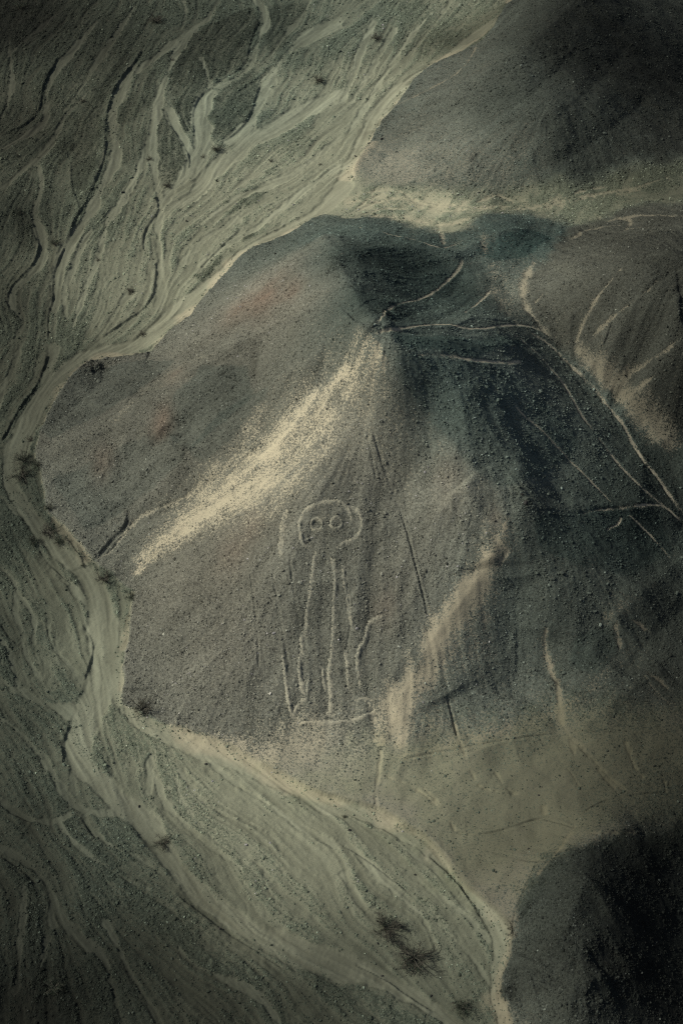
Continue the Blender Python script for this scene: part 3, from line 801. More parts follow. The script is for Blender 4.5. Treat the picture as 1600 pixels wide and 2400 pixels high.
for t, s in GULLIES:
    P = line(s, t)
    r = polydist(P, P[:, 2].max() * 2.2 + 1.5)
    if r is None: continue
    sl_, d, sg, w, par = r
    e = ends(par, .22)
    w = w * (.3 + .7 * e) * np.clip(1 + 1.2 * warp[sl_], .5, 1.6)
    dw = (d + warp[sl_] * w * .6 + fine[sl_] * .3) / np.maximum(w, .12)
    e = sstep(0, .45, e)
    inn = (1 - sstep(.1, 1.8, dw)) * e * np.clip(.85 + .9 * warp[sl_], .3, 1)
    H[sl_] -= (1 - sstep(.2, 1.4, dw)) * e * np.minimum(.08 + w * .12, .4)
    cover[sl_] = cover[sl_] * (1 - inn * .70)
    np.maximum(sandc[sl_], inn * .30, sandc[sl_])
    LABEL[sl_][(dw < .85) & (e > .4)] = new_label('sandy_gully')
for t, s, strong, floor_ in STREAKS:
    P = line(s, t)
    sl_, d, sg, w, par = polydist(P, P[:, 2].max() * 2.2 + 3)
    e = ends(par, .2)
    w = w * (.35 + .65 * e)
    dw = (d + warp[sl_] * w * .28 + fine[sl_] * .35 + lic_f[sl_] * np.minimum(w * .06, .15)) / np.maximum(w, .2)
    inn = (1 - sstep(-.2, 1.9, dw)) * sstep(0, .4, e) * strong
    tgt = floor_ + .04 + .05 * lic_f[sl_] + .16 * fine[sl_] + .10 * warp[sl_]
    cover[sl_] = np.clip(np.minimum(cover[sl_], cover[sl_] + (tgt - cover[sl_]) * np.clip(inn * 1.15, 0, 1)), .02, 1)
    H[sl_] += inn * .05
    np.maximum(sandc[sl_], .82 * inn ** .8, sandc[sl_])
    LABEL[sl_][(dw < .8) & (e > .3) & (floor_ < .5)] = new_label('sand_drift')
for t, wpx, dep, s in GROOVES:
    P = line(s, t, wpx)
    sl_, d, sg, w, par = polydist(P, 2.0)
    e = ends(par, .08)
    dw = (d + warp[sl_] * .12) / np.maximum(w * 1.2, .14)
    dep *= .8
    e = e * np.clip(.7 + 1.2 * warp[sl_], .2, 1.2)
    H[sl_] -= (1 - sstep(.3, 1.4, dw)) * e * dep
    H[sl_] += np.exp(-((dw - 1.9) / .6) ** 2) * e * dep * .35
# rock outcrops: px, py, rx, ry, strength
OUT = [(597, 818, 10, 16, 1.0), (596, 850, 8, 22, .9), (428, 1050, 18, 26, .7), (395, 1010, 40, 18, .45), (220, 862, 30, 20, .8), (310, 836, 22, 8, .6), (250, 848, 40, 10, .5), (900, 735, 35, 14, .7),
       (940, 738, 16, 12, .8), (862, 768, 12, 8, .3), (1233, 1180, 14, 8, .9), (1215, 1155, 18, 10, .5), (1160, 870, 18, 8, .6), (790, 620, 20, 30, .6), (240, 1100, 50, 30, .3), (305, 1210, 7, 30, .5), (520, 870, 30, 16, .4),
       (1130, 200, 90, 40, .35), (1290, 120, 60, 30, .4), (1310, 2250, 60, 60, .4), (1200, 2350, 18, 40, .7), (1400, 2300, 80, 80, .4), (1010, 360, 30, 20, .3)]
rough = np.zeros((NY, NX), np.float32)
for px_, py_, rx_, ry_, st in OUT:
    c_, m_ = ground_hit([[px_, py_]])
    rx2, ry2 = rx_ * m_[0] * 1.2, ry_ * m_[0] * 1.7
    i0, i1 = np.searchsorted(xs, [c_[0, 0] - 3 * rx2, c_[0, 0] + 3 * rx2]); j0, j1 = np.searchsorted(ys, [c_[0, 1] - 3 * ry2, c_[0, 1] + 3 * ry2])
    s2 = (slice(j0, j1), slice(i0, i1))
    e = np.exp(-(((xs[i0:i1][None] - c_[0, 0]) / rx2) ** 2 + ((ys[j0:j1][:, None] - c_[0, 1]) / ry2) ** 2) * 1.2) * st
    rough[s2] = np.maximum(rough[s2], e * (.6 + .6 * warp[s2]))
rough = np.clip(rough, 0, 1)
H += rough * (np.abs(fbm(1.6, 3, 301)) * 2.0 + np.abs(noise(.55, 307)) * .6 - .4)
cover = np.clip(cover + rough * .3, 0, 1)
rock_a *= 1 - .6 * rough

# stones and general unevenness
lump = fbm(2.2, 3, 401)
stone_n = np.maximum(noise(.42, 411), 0) * .6 + noise(.30, 413) * .4
H += (lump * .10 + fine * .05) * (1 - smoothed * .85)
H += stone_n * .085 * np.clip(cover, 0, 1) * (1 - smoothed * .8)
big = sstep(.55, .9, noise(.55, 415)) * sstep(.45, .8, cover)
H += big * .10 * (.5 + .5 * wash)
cover = np.clip(cover, 0, 1)

# ------------------------------------------------------------------ colours of soil and stone (albedo, with edge vignette and facet shade painted in)
def mixc(a, b, t):
    return a + (np.asarray(b, np.float32) - a) * t[..., None]


olive = np.array([.965, 1.0, .76], np.float32); warmh = np.array([1.02, .985, .80], np.float32)
wt = sstep(.4, .9, hue)[..., None]
tint = (olive * (1 - wt) + np.array([.885, 1.0, .79], np.float32) * wt)
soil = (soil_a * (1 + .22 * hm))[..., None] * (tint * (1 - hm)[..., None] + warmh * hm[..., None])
soil *= (1 + .10 * fbm(4, 3, 501) + (.09 * lic_f + .05 * lic_m) * wash)[..., None]
silt_col = np.clip(soil * (1.14 + .35 * wt * (1 - hm)[..., None]) + .008, 0, .36)
soil = soil + (silt_col - soil) * siltc[..., None]
lift = np.clip(soil_a / .2, .25, 1.15)[..., None]
soil = soil + (np.array([.415, .37, .275], np.float32) * lift - soil) * (sandc ** .8)[..., None] * .82
soil = soil + (np.array([.42, .385, .30], np.float32) * np.clip(lift, .7, 1.1) - soil) * pathc[..., None] * .9
grey = np.array([1.02, .99, .84], np.float32); teal = np.array([.70, 1.02, .95], np.float32)
green = np.array([.92, 1.03, .78], np.float32)
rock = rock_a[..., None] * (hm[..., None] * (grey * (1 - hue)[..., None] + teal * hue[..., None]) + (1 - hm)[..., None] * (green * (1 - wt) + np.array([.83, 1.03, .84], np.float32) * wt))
apron = sstep(.15, .9, blur(region('520,1745 620,1748 700,1738 800,1752 880,1748 1000,1735 1100,1720 1200,1690 1300,1655 1450,1640 1600,1620 1780,1640 1780,1925 1600,1940 1450,1965 1340,1990 1262,2030 1200,2175 1080,2060 1000,1960 890,1900 740,1850 620,1790').astype(np.float32), 22) + warp * .45 + fine * .12)
olv = 1 + apron[..., None] * (np.array([.90, .94, .86], np.float32) - 1)
soil *= olv * np.array([.97, 1.0, .96], np.float32); rock *= olv * np.array([.955, 1.0, .965], np.float32)
cover = cover * (1 - .25 * apron); smoothed = np.maximum(smoothed, .3 * apron)
rock *= (1 + .14 * fbm(3, 3, 511) + hm * (.32 * fbm(15, 3, 517) + .05 * lic_m * steep))[..., None]
cover = np.clip(cover + hm * .10 * fbm(13, 3, 523), 0, 1)
for px_, py_, r_, st in [(630, 690, 50, .8), (560, 720, 45, .5), (690, 680, 25, .5), (380, 990, 25, .6), (590, 1230, 22, .5), (1050, 1130, 35, .35), (540, 1300, 35, .35), (410, 880, 25, .3), (1160, 1210, 20, .35), (240, 1090, 30, .35), (900, 1420, 30, .25)]:
    c_, m_ = ground_hit([[px_, py_]])
    e = np.exp(-(((xs[None] - c_[0, 0]) / (r_ * m_[0])) ** 2 + ((ys[:, None] - c_[0, 1]) / (r_ * m_[0] * 1.5)) ** 2)) * st
    e = np.clip(e * (1 + .7 * warp), 0, 1)
    rock = mixc(rock, (.19, .125, .09), e * .5)


# ------------------------------------------------------------------ terrain mesh: one sheet to the horizon, cut along its natural edges
def half_width(Y):
    return .2295 * (105 + .669 * np.clip(Y, 52, 290))


rows = []
for py_ in np.linspace(2560, -170, 1165):
    d = view_dir([[800, py_]])[0]
    rows.append(d[1] * (5 - CAM_H) / d[2])
rows = np.array(rows)
near = rows[0] - np.cumsum(np.geomspace(.6, 260, 22))[::-1]
far = rows[-1] + np.cumsum(np.geomspace(1.5, 900, 26))
RY = np.concatenate([near, rows, far])
cs = np.linspace(-1.16, 1.16, 905)
outc = 1.16 + np.cumsum(np.geomspace(.01, 14, 24))
CS = np.concatenate([-outc[::-1], cs, outc])
MX = (CS[None] * half_width(RY)[:, None]).astype(np.float32)
MY = np.repeat(RY[:, None], len(CS), 1).astype(np.float32)
nr, nc = MX.shape
dox = np.maximum(np.maximum(X0 + 1 - MX, MX - X1 + 1), 0); doy = np.maximum(np.maximum(Y0 + 1 - MY, MY - Y1 + 1), 0)
dout = np.hypot(dox, doy)
k_in = np.exp(-dout / 3.0).astype(np.float32)
MZ = (bil(H, MX, MY) * k_in + bil(blur(H, 40), MX, MY) * (1 - k_in)) * np.exp(-(dout / 90) ** 2)


def far_hills(x, y):
    return (np.sin(x * .006 + 1.3) * np.cos(y * .0045 + .4) + .5 * np.sin(x * .017 + y * .011) + .25 * np.sin(x * .041 - y * .033 + 2)) * 14


MZ += far_hills(MX, MY) * sstep(30, 400, dout)
M_cov = bil(cover, MX, MY); M_soil = bil(soil[..., 0], MX, MY)
M_soil = np.stack([bil(soil[..., k], MX, MY) for k in range(3)], -1)
M_rock = np.stack([bil(rock[..., k], MX, MY) for k in range(3)], -1)
M_smooth = bil(smoothed, MX, MY) * k_in
far_ = (.5 + .25 * np.sin(MX * .031 + 1.7 * np.sin(MY * .019)) + .25 * np.sin(MY * .043 + 1.3 * np.sin(MX * .027 + 2))).astype(np.float32)
M_cov = M_cov * k_in + (.45 + .35 * far_) * (1 - k_in)
M_soil = M_soil * k_in[..., None] + (np.array([.13, .14, .11], np.float32) * (1.15 - .4 * far_)[..., None]) * (1 - k_in)[..., None]
M_rock = M_rock * k_in[..., None] + (np.array([.075, .08, .065], np.float32) * (1.15 - .4 * far_)[..., None]) * (1 - k_in)[..., None]
# vertex normals from the whole sheet, so the cuts do not show
dzr = np.gradient(MZ, axis=0); dyr = np.gradient(MY, axis=0); dxr = np.gradient(MX, axis=0)
dzc = np.gradient(MZ, axis=1); dxc = np.gradient(MX, axis=1)
t1 = np.stack([dxc, np.zeros_like(dxc), dzc], -1); t2 = np.stack([dxr, dyr, dzr], -1)
NRM = np.cross(t1, t2); NRM /= np.linalg.norm(NRM, axis=-1, keepdims=True)
jj = np.clip(((MY[:-1, :-1] + MY[1:, 1:]) / 2 - Y0) / DX, 0, NY - 1).astype(int)
ii = np.clip(((MX[:-1, :-1] + MX[1:, 1:]) / 2 - X0) / DX, 0, NX - 1).astype(int)
FL = LABEL[jj, ii]
FL[(dout[:-1, :-1] > 0) & (FL > 5)] = 0
FL[dout[:-1, :-1] > 25] = 0
idx = np.arange(nr * nc).reshape(nr, nc)
quads = np.stack([idx[:-1, :-1], idx[:-1, 1:], idx[1:, 1:], idx[1:, :-1]], -1)
CO = np.stack([MX, MY, MZ], -1).reshape(-1, 3)
NRM = NRM.reshape(-1, 3); M_cov = M_cov.ravel(); M_soil = M_soil.reshape(-1, 3); M_rock = M_rock.reshape(-1, 3); M_smooth = M_smooth.ravel()


def ground_z(x, y):
    """height of the finished sheet, as meshed"""
    x = np.atleast_1d(x).astype(float); y = np.atleast_1d(y).astype(float)
    r = np.clip(np.searchsorted(RY, y) - 1, 0, nr - 2)
    tr = (y - RY[r]) / (RY[r + 1] - RY[r])
    s_ = x / half_width(y)
    c = np.clip(np.searchsorted(CS, s_) - 1, 0, nc - 2)
    tc = (s_ - CS[c]) / (CS[c + 1] - CS[c])
    return (MZ[r, c] * (1 - tc) + MZ[r, c + 1] * tc) * (1 - tr) + (MZ[r + 1, c] * (1 - tc) + MZ[r + 1, c + 1] * tc) * tr


# ------------------------------------------------------------------ materials
def node_mat(name):
    m = bpy.data.materials.new(name)
    m.use_nodes = True
    b = m.node_tree.nodes['Principled BSDF']
    b.inputs['Roughness'].default_value = .95
    b.inputs['Specular IOR Level'].default_value = .12
    return m, m.node_tree.nodes, m.node_tree.links, b


def make_ground_material():
    m, N, L, b = node_mat('desert_ground')
    def attr(nm):
        a = N.new('ShaderNodeAttribute'); a.attribute_name = nm; return a
    geo = N.new('ShaderNodeNewGeometry')
    def tex(scale, detail=2.0, rough=.6):
        t = N.new('ShaderNodeTexNoise'); t.inputs['Scale'].default_value = scale; t.inputs['Detail'].default_value = detail; t.inputs['Roughness'].default_value = rough
        L.new(geo.outputs['Position'], t.inputs['Vector']); return t.outputs['Fac']
    def math_(op, a, c, d=None):
        n_ = N.new('ShaderNodeMath'); n_.operation = op
        for k, v in enumerate((a, c, d)):
            if v is None: continue
            if isinstance(v, (int, float)): n_.inputs[k].default_value = v
            else: L.new(v, n_.inputs[k])
        return n_.outputs[0]
    cov = attr('cover').outputs['Fac']
    n1 = tex(4.2, 3.0, .65); n2 = tex(11.0, 2.0, .6)
    nn = math_('ADD', math_('MULTIPLY', n1, .6), math_('MULTIPLY', n2, .4))
    # share of the ground under stones follows 'cover'
    lo = math_('SUBTRACT', .665, math_('MULTIPLY', cov, .34))
    ramp = N.new('ShaderNodeMapRange'); ramp.interpolation_type = 'SMOOTHSTEP'
    L.new(nn, ramp.inputs['Value']); L.new(math_('SUBTRACT', lo, .035), ramp.inputs['From Min']); L.new(math_('ADD', lo, .035), ramp.inputs['From Max'])
    mask = ramp.outputs[0]
    mix = N.new('ShaderNodeMix'); mix.data_type = 'RGBA'
    L.new(mask, mix.inputs['Factor']); L.new(attr('soil').outputs['Color'], mix.inputs['A']); L.new(attr('rock').outputs['Color'], mix.inputs['B'])
    # individual stones differ in tone
    vor = N.new('ShaderNodeTexVoronoi'); vor.inputs['Scale'].default_value = 6.5
    L.new(geo.outputs['Position'], vor.inputs['Vector'])
    sep = N.new('ShaderNodeSeparateColor'); L.new(vor.outputs['Color'], sep.inputs[0])
    tone = math_('MULTIPLY_ADD', sep.outputs[0], .66, .67)
    tone = math_('ADD', math_('MULTIPLY', tone, mask), math_('SUBTRACT', 1.0, mask))
    tone2 = math_('MULTIPLY', tone, math_('MULTIPLY_ADD', tex(23.0, 2.0, .7), .5, .75))
    sc = N.new('ShaderNodeVectorMath'); sc.operation = 'SCALE'
    L.new(mix.outputs['Result'], sc.inputs[0]); L.new(tone2, sc.inputs['Scale'])
    L.new(sc.outputs[0], b.inputs['Base Color'])
    bump = N.new('ShaderNodeBump'); bump.inputs['Distance'].default_value = .16
    L.new(math_('MULTIPLY_ADD', math_('SUBTRACT', 1.0, attr('smoothed').outputs['Fac']), .75, .2), bump.inputs['Strength'])
    hgt = math_('ADD', math_('MULTIPLY', nn, math_('MULTIPLY_ADD', cov, .9, .25)), math_('MULTIPLY', tex(30.0, 2.0, .6), .12))
    L.new(hgt, bump.inputs['Height']); L.new(bump.outputs[0], b.inputs['Normal'])
    return m


GROUND = make_ground_material()


def mesh_from(name, co, faces, nrm=None, **attrs):
    me = bpy.data.meshes.new(name)
    nv, nf, k = len(co), len(faces), faces.shape[1]
    me.vertices.add(nv); me.vertices.foreach_set('co', co.astype(np.float32).ravel())
    me.loops.add(nf * k); me.loops.foreach_set('vertex_index', faces.astype(np.int32).ravel())
    me.polygons.add(nf); me.polygons.foreach_set('loop_start', np.arange(0, nf * k, k, dtype=np.int32))
    me.polygons.foreach_set('use_smooth', np.ones(nf, bool))
    me.update(calc_edges=True)
    for nm, v in attrs.items():
        if v.ndim == 1:
            a = me.attributes.new(nm, 'FLOAT', 'POINT'); a.data.foreach_set('value', v.astype(np.float32))
        else:
            a = me.attributes.new(nm, 'FLOAT_COLOR', 'POINT')
            a.data.foreach_set('color', np.column_stack([v, np.ones(len(v))]).astype(np.float32).ravel())
    if nrm is not None:
        me.normals_split_custom_set_from_vertices(nrm.astype(np.float32))
    return me


def link(name, me, mat=None, parent=None, **props):
    o = bpy.data.objects.new(name, me)
    COL.objects.link(o)
    if mat and me: me.materials.append(mat)
    if parent: o.parent = parent
    for k, v in props.items(): o[k] = v
    return o


STRUCT_LABEL = {0: ('pale stony desert plain of braided washes around the hills', 'plain'), 1: ('central stony hill carrying the large incised figure', 'hill'),
                2: ('dark smooth hill rising behind the sandy valley', 'hill'), 3: ('ribbed hill with sandy foot beside the right gully', 'hill'),
                4: ('near black hill beside the lowest sandy riverbed', 'hill'), 5: ('sandy valley floor between central hill and dark hill behind it', 'valley')}
KIND_LABEL = {'stream_channel': ('smooth sandy stream bed winding through the stony plain', 'stream bed', 'stream beds of the plain'),
              'dry_riverbed': ('broad smooth riverbed of beige sand skirting the central hill', 'riverbed', None),
              'footpath': ('narrow pale trail trodden across the stony hillside', 'path', 'trails on the hill'),
              'sandy_gully': ('pale washed out gully running down the slope', 'gully', 'gullies of the slopes'),
              'sand_drift': ('bright wind blown sand lying between dark stones on the slope', 'sand', 'sand drifts on the slopes')}
fl = FL.ravel(); quads = quads.reshape(-1, 4)
for lab in np.unique(fl):
    f = quads[fl == lab]
    if len(f) < 12 and lab > 5:
        fl[fl == lab] = 0
for lab in np.unique(fl):
    f = quads[fl == lab]
    used, inv = np.unique(f, return_inverse=True)
    me = mesh_from(NAMES[lab], CO[used], inv.reshape(-1, 4), NRM[used], cover=M_cov[used], soil=M_soil[used], rock=M_rock[used], smoothed=M_smooth[used])
    o = link(NAMES[lab], me, GROUND, kind='structure')
    if lab in STRUCT_LABEL:
        o['label'], o['category'] = STRUCT_LABEL[lab]
    else:
        o['label'], o['category'], gname = KIND_LABEL[NAMES[lab]]
        if gname: o['group'] = gname
#---TAIL---


def simple_mat(name, col, instancer=False):
    m, N, L, b = node_mat(name)
    oi = N.new('ShaderNodeObjectInfo')
    mr = N.new('ShaderNodeMapRange'); mr.inputs['To Min'].default_value = .6; mr.inputs['To Max'].default_value = 1.35
    L.new(oi.outputs['Random'], mr.inputs['Value'])
    sc = N.new('ShaderNodeVectorMath'); sc.operation = 'SCALE'
    if instancer:
        a = N.new('ShaderNodeAttribute'); a.attribute_type = 'INSTANCER'; a.attribute_name = 'tone'
        L.new(a.outputs['Color'], sc.inputs[0])
    else:
        geo = N.new('ShaderNodeTexCoord')
        t = N.new('ShaderNodeTexNoise'); t.inputs['Scale'].default_value = 6; t.inputs['Detail'].default_value = 4
        L.new(geo.outputs['Object'], t.inputs['Vector'])
        cr = N.new('ShaderNodeMix'); cr.data_type = 'RGBA'
        cr.inputs['A'].default_value = (*[c * .55 for c in col], 1); cr.inputs['B'].default_value = (*[c * 1.45 for c in col], 1)
        L.new(t.outputs['Fac'], cr.inputs['Factor']); L.new(cr.outputs['Result'], sc.inputs[0])
        mr.inputs['To Min'].default_value = .85; mr.inputs['To Max'].default_value = 1.15
    L.new(mr.outputs[0], sc.inputs['Scale']); L.new(sc.outputs[0], b.inputs['Base Color'])
    return m


# ------------------------------------------------------------------ the incised figure: low raked berms of pale gravel on the slope
fig = link('geoglyph', None, None, label='large figure with two round eyes outlined on the central hillside', category='geoglyph')
def fig_px(s):
    return np.array([[a[0] / 3.484 + 600, a[1] / 3.484 + 1100] for a in parse(s)])
c0, _ = ground_hit([[745, 1400]], H)
FX, FY = c0[0]; FZ = float(ground_z(FX, FY)[0])
fig.location = (FX, FY, FZ)
rng = np.random.RandomState(3)


def berm(name, xy, w, closed=False, parent=None):
    seg = np.linalg.norm(np.diff(xy, axis=0), axis=1)
    cum = np.concatenate([[0], np.cumsum(seg)])
    m = max(8, int(cum[-1] / .16))
    tt = np.linspace(0, cum[-1], m)
    P = np.stack([np.interp(tt, cum, xy[:, 0]), np.interp(tt, cum, xy[:, 1])], 1)
    tan = np.gradient(P, axis=0)
    if closed: tan[0] = tan[-1] = P[1] - P[-2]
    tan /= np.linalg.norm(tan, axis=1, keepdims=True) + 1e-9
    nor = np.stack([-tan[:, 1], tan[:, 0]], 1)
    jit = np.convolve(rng.randn(m + 8), np.ones(9) / 9, 'valid')[:m]
    P = P + nor * jit[:, None] * w * .5
    if closed: P[-1] = P[0]
    offs = np.array([-1.9, -1.1, -.45, .2, .9, 1.8]); hts = np.array([-.05, .07, .19, .17, .05, -.05])
    co, cov, so, ro = [], [], [], []
    fade = np.ones(m) if closed else np.clip(np.minimum(np.arange(m), np.arange(m)[::-1]) / 10, .0, 1)
    bump_ = np.clip(.75 + 1.5 * np.convolve(rng.randn(m + 10), np.ones(11) / 11, 'valid')[:m], .5, 1.3)
    for o_, h_ in zip(offs, hts):
        Q = P + nor * (o_ * w * (1 + .25 * rng.randn(m)[:, None]))
        z = ground_z(Q[:, 0], Q[:, 1]) + (h_ * bump_ * fade if h_ > 0 else h_) - (1 - fade) * .06 + rng.randn(m) * .012
        co.append(np.stack([Q[:, 0] - FX, Q[:, 1] - FY, z - FZ], 1))
        base = np.clip(bil(cover, Q[:, 0], Q[:, 1]), 0, 1)
        cov.append(base * (.6 if h_ > 0 else .95) * np.clip(1 + .25 * rng.randn(m), .6, 1.4))
        so.append(np.stack([bil(soil[..., k], Q[:, 0], Q[:, 1]) for k in range(3)], -1) * (1.05 if h_ > 0 else 1.0))
        ro.append(np.stack([bil(rock[..., k], Q[:, 0], Q[:, 1]) for k in range(3)], -1) * (1.2 if h_ > 0 else 1.0))
    k = len(offs)
    co = np.stack(co, 1).reshape(-1, 3)
    cov = np.stack(cov, 1).ravel(); so = np.stack(so, 1).reshape(-1, 3); ro = np.stack(ro, 1).reshape(-1, 3)
    I = np.arange(m * k).reshape(m, k)
    f = np.stack([I[:-1, :-1], I[1:, :-1], I[1:, 1:], I[:-1, 1:]], -1).reshape(-1, 4)
    # faces must look up
    a, b_, c_ = co[f[0, 0]], co[f[0, 1]], co[f[0, 2]]
    if np.cross(b_ - a, c_ - a)[2] < 0: f = f[:, ::-1]
    me = mesh_from(name, co, f, None, cover=cov, soil=so, rock=ro, smoothed=np.full(len(co), .2))
    return link(name, me, GROUND, parent)


for nm, wpx, s in FIGURE:
    p = smooth(fig_px(s), 1)
    xy, mpp = ground_hit(p, H)
    berm(nm, xy, max(wpx * 1.6 * mpp.mean(), .2), False, fig)
for ex, ey, er in EYES:
    a = np.linspace(0, 2 * math.pi, 41)
    p = np.stack([(ex + er * np.cos(a)) / 3.484 + 600, (ey + er * np.sin(a)) / 3.484 + 1100], 1)
    xy, mpp = ground_hit(p, H)
    berm('eye', xy, 3.0 * mpp.mean(), True, fig)

# ------------------------------------------------------------------ loose stones: thousands, instanced over the stony ground
rs = np.random.RandomState(8)
NS = 1500000
sy = RY[22] + (RY[22 + 1164] - RY[22]) * rs.rand(NS) ** 1.15
sx = (rs.rand(NS) * 2 - 1) * 1.12 * half_width(sy)
cv = bil(cover, sx, sy)
hh = bil(hm, sx, sy); rg = bil(rough, sx, sy); bb = bil(bars, sx, sy)
clump = bil(np.clip(.45 + noise(1.3, 611) * .5 + noise(.5, 613) * .35, 0, 1), sx, sy)
foot_ = bil(((hillf > .04) & (hillf < .6)).astype(np.float32), sx, sy)
keep = rs.rand(NS) < foot_ * .16 * clump + np.clip(cv - .06, 0.004, 1) ** 1.6 * clump * np.where(hh > .5, .62, .95) * (1 - .72 * bil(sandc, sx, sy))
sx, sy, cv, hh, rg = sx[keep], sy[keep], cv[keep], hh[keep], rg[keep]
size = np.exp(rs.randn(len(sx)) * .40) * np.where(hh > .5, .054, .058) * (1 + 1.2 * rg) * (1 + .0016 * (sy - 60))
size = np.clip(size, .025, .24)
size[rs.rand(len(sx)) < .004] *= 1.9
sz = ground_z(sx, sy) + size * .12
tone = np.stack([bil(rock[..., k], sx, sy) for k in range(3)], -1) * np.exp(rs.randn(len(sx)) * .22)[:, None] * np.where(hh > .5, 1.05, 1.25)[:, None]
pale = rs.rand(len(sx)) < .05
tone[pale] = np.minimum(tone[pale] * 2.2 + .01, .34)
me = bpy.data.meshes.new('loose_stones')
me.vertices.add(len(sx)); me.vertices.foreach_set('co', np.stack([sx, sy, sz], 1).astype(np.float32).ravel())
a = me.attributes.new('size', 'FLOAT', 'POINT'); a.data.foreach_set('value', size.astype(np.float32))
a = me.attributes.new('tone', 'FLOAT_COLOR', 'POINT'); a.data.foreach_set('color', np.column_stack([tone, np.ones(len(sx))]).astype(np.float32).ravel())
STONE = simple_mat('stone', (.1, .1, .1), instancer=True)
stones = link('loose_stones', me, STONE, kind='stuff', label='loose dark stones strewn over the plain and hillsides', category='stones')
N_STONES = len(sx)


def stone_shape(seed, sub=1):
    import bmesh
    r = random.Random(seed)
    bm = bmesh.new()
    bmesh.ops.create_icosphere(bm, subdivisions=sub, radius=1)
    ax3 = [(r.uniform(-1, 1), r.uniform(-1, 1), r.uniform(-1, 1), r.uniform(.5, .95)) for _ in range(5 if sub == 1 else 9)]
    for v in bm.verts:
        c = v.co
        for a_, b_, c_, lim in ax3:
            l_ = math.sqrt(a_ * a_ + b_ * b_ + c_ * c_) + 1e-6
            dn = (c.x * a_ + c.y * b_ + c.z * c_) / l_
            if dn > lim * .8:
                c.x -= a_ / l_ * (dn - lim * .8); c.y -= b_ / l_ * (dn - lim * .8); c.z -= c_ / l_ * (dn - lim * .8)
        c *= r.uniform(.9, 1.1)
        c.z *= .72; c.x *= 1.2
    m = bpy.data.meshes.new('stone_shape')
    bm.to_mesh(m); bm.free()
    m.materials.append(STONE)
    return m


ng = bpy.data.node_groups.new('scatter_stones', 'GeometryNodeTree')
ng.interface.new_socket('Geometry', in_out='INPUT', socket_type='NodeSocketGeometry')
ng.interface.new_socket('Geometry', in_out='OUTPUT', socket_type='NodeSocketGeometry')
gi = ng.nodes.new('NodeGroupInput'); go = ng.nodes.new('NodeGroupOutput')
ip = ng.nodes.new('GeometryNodeInstanceOnPoints')
ico = ng.nodes.new('GeometryNodeMeshIcoSphere'); ico.inputs['Radius'].default_value = 1; ico.inputs['Subdivisions'].default_value = 1
sp = ng.nodes.new('GeometryNodeSetPosition')
npz = ng.nodes.new('ShaderNodeTexNoise'); npz.inputs['Scale'].default_value = 1.1
sb = ng.nodes.new('ShaderNodeVectorMath'); sb.operation = 'SUBTRACT'; sb.inputs[1].default_value = (.5, .5, .5)
scv = ng.nodes.new('ShaderNodeVectorMath'); scv.operation = 'SCALE'; scv.inputs['Scale'].default_value = 1.3
ng.links.new(npz.outputs['Color'], sb.inputs[0]); ng.links.new(sb.outputs[0], scv.inputs[0])
ng.links.new(ico.outputs['Mesh'], sp.inputs['Geometry']); ng.links.new(scv.outputs[0], sp.inputs['Offset'])
tf = ng.nodes.new('GeometryNodeTransform'); tf.inputs['Scale'].default_value = (1.25, .95, .75)
ng.links.new(sp.outputs[0], tf.inputs['Geometry'])
sm = ng.nodes.new('GeometryNodeSetMaterial'); sm.inputs['Material'].default_value = STONE
ng.links.new(tf.outputs[0], sm.inputs['Geometry'])
rv = ng.nodes.new('FunctionNodeRandomValue'); rv.data_type = 'FLOAT_VECTOR'
rv.inputs[0].default_value = (-.5, -.5, 0); rv.inputs[1].default_value = (.5, .5, 6.28)
na = ng.nodes.new('GeometryNodeInputNamedAttribute'); na.data_type = 'FLOAT'; na.inputs['Name'].default_value = 'size'
ng.links.new(gi.outputs[0], ip.inputs['Points']); ng.links.new(sm.outputs[0], ip.inputs['Instance'])
ng.links.new(rv.outputs[0], ip.inputs['Rotation']); ng.links.new(na.outputs[0], ip.inputs['Scale'])
ng.links.new(ip.outputs[0], go.inputs[0])
md = stones.modifiers.new('scatter', 'NODES'); md.node_group = ng

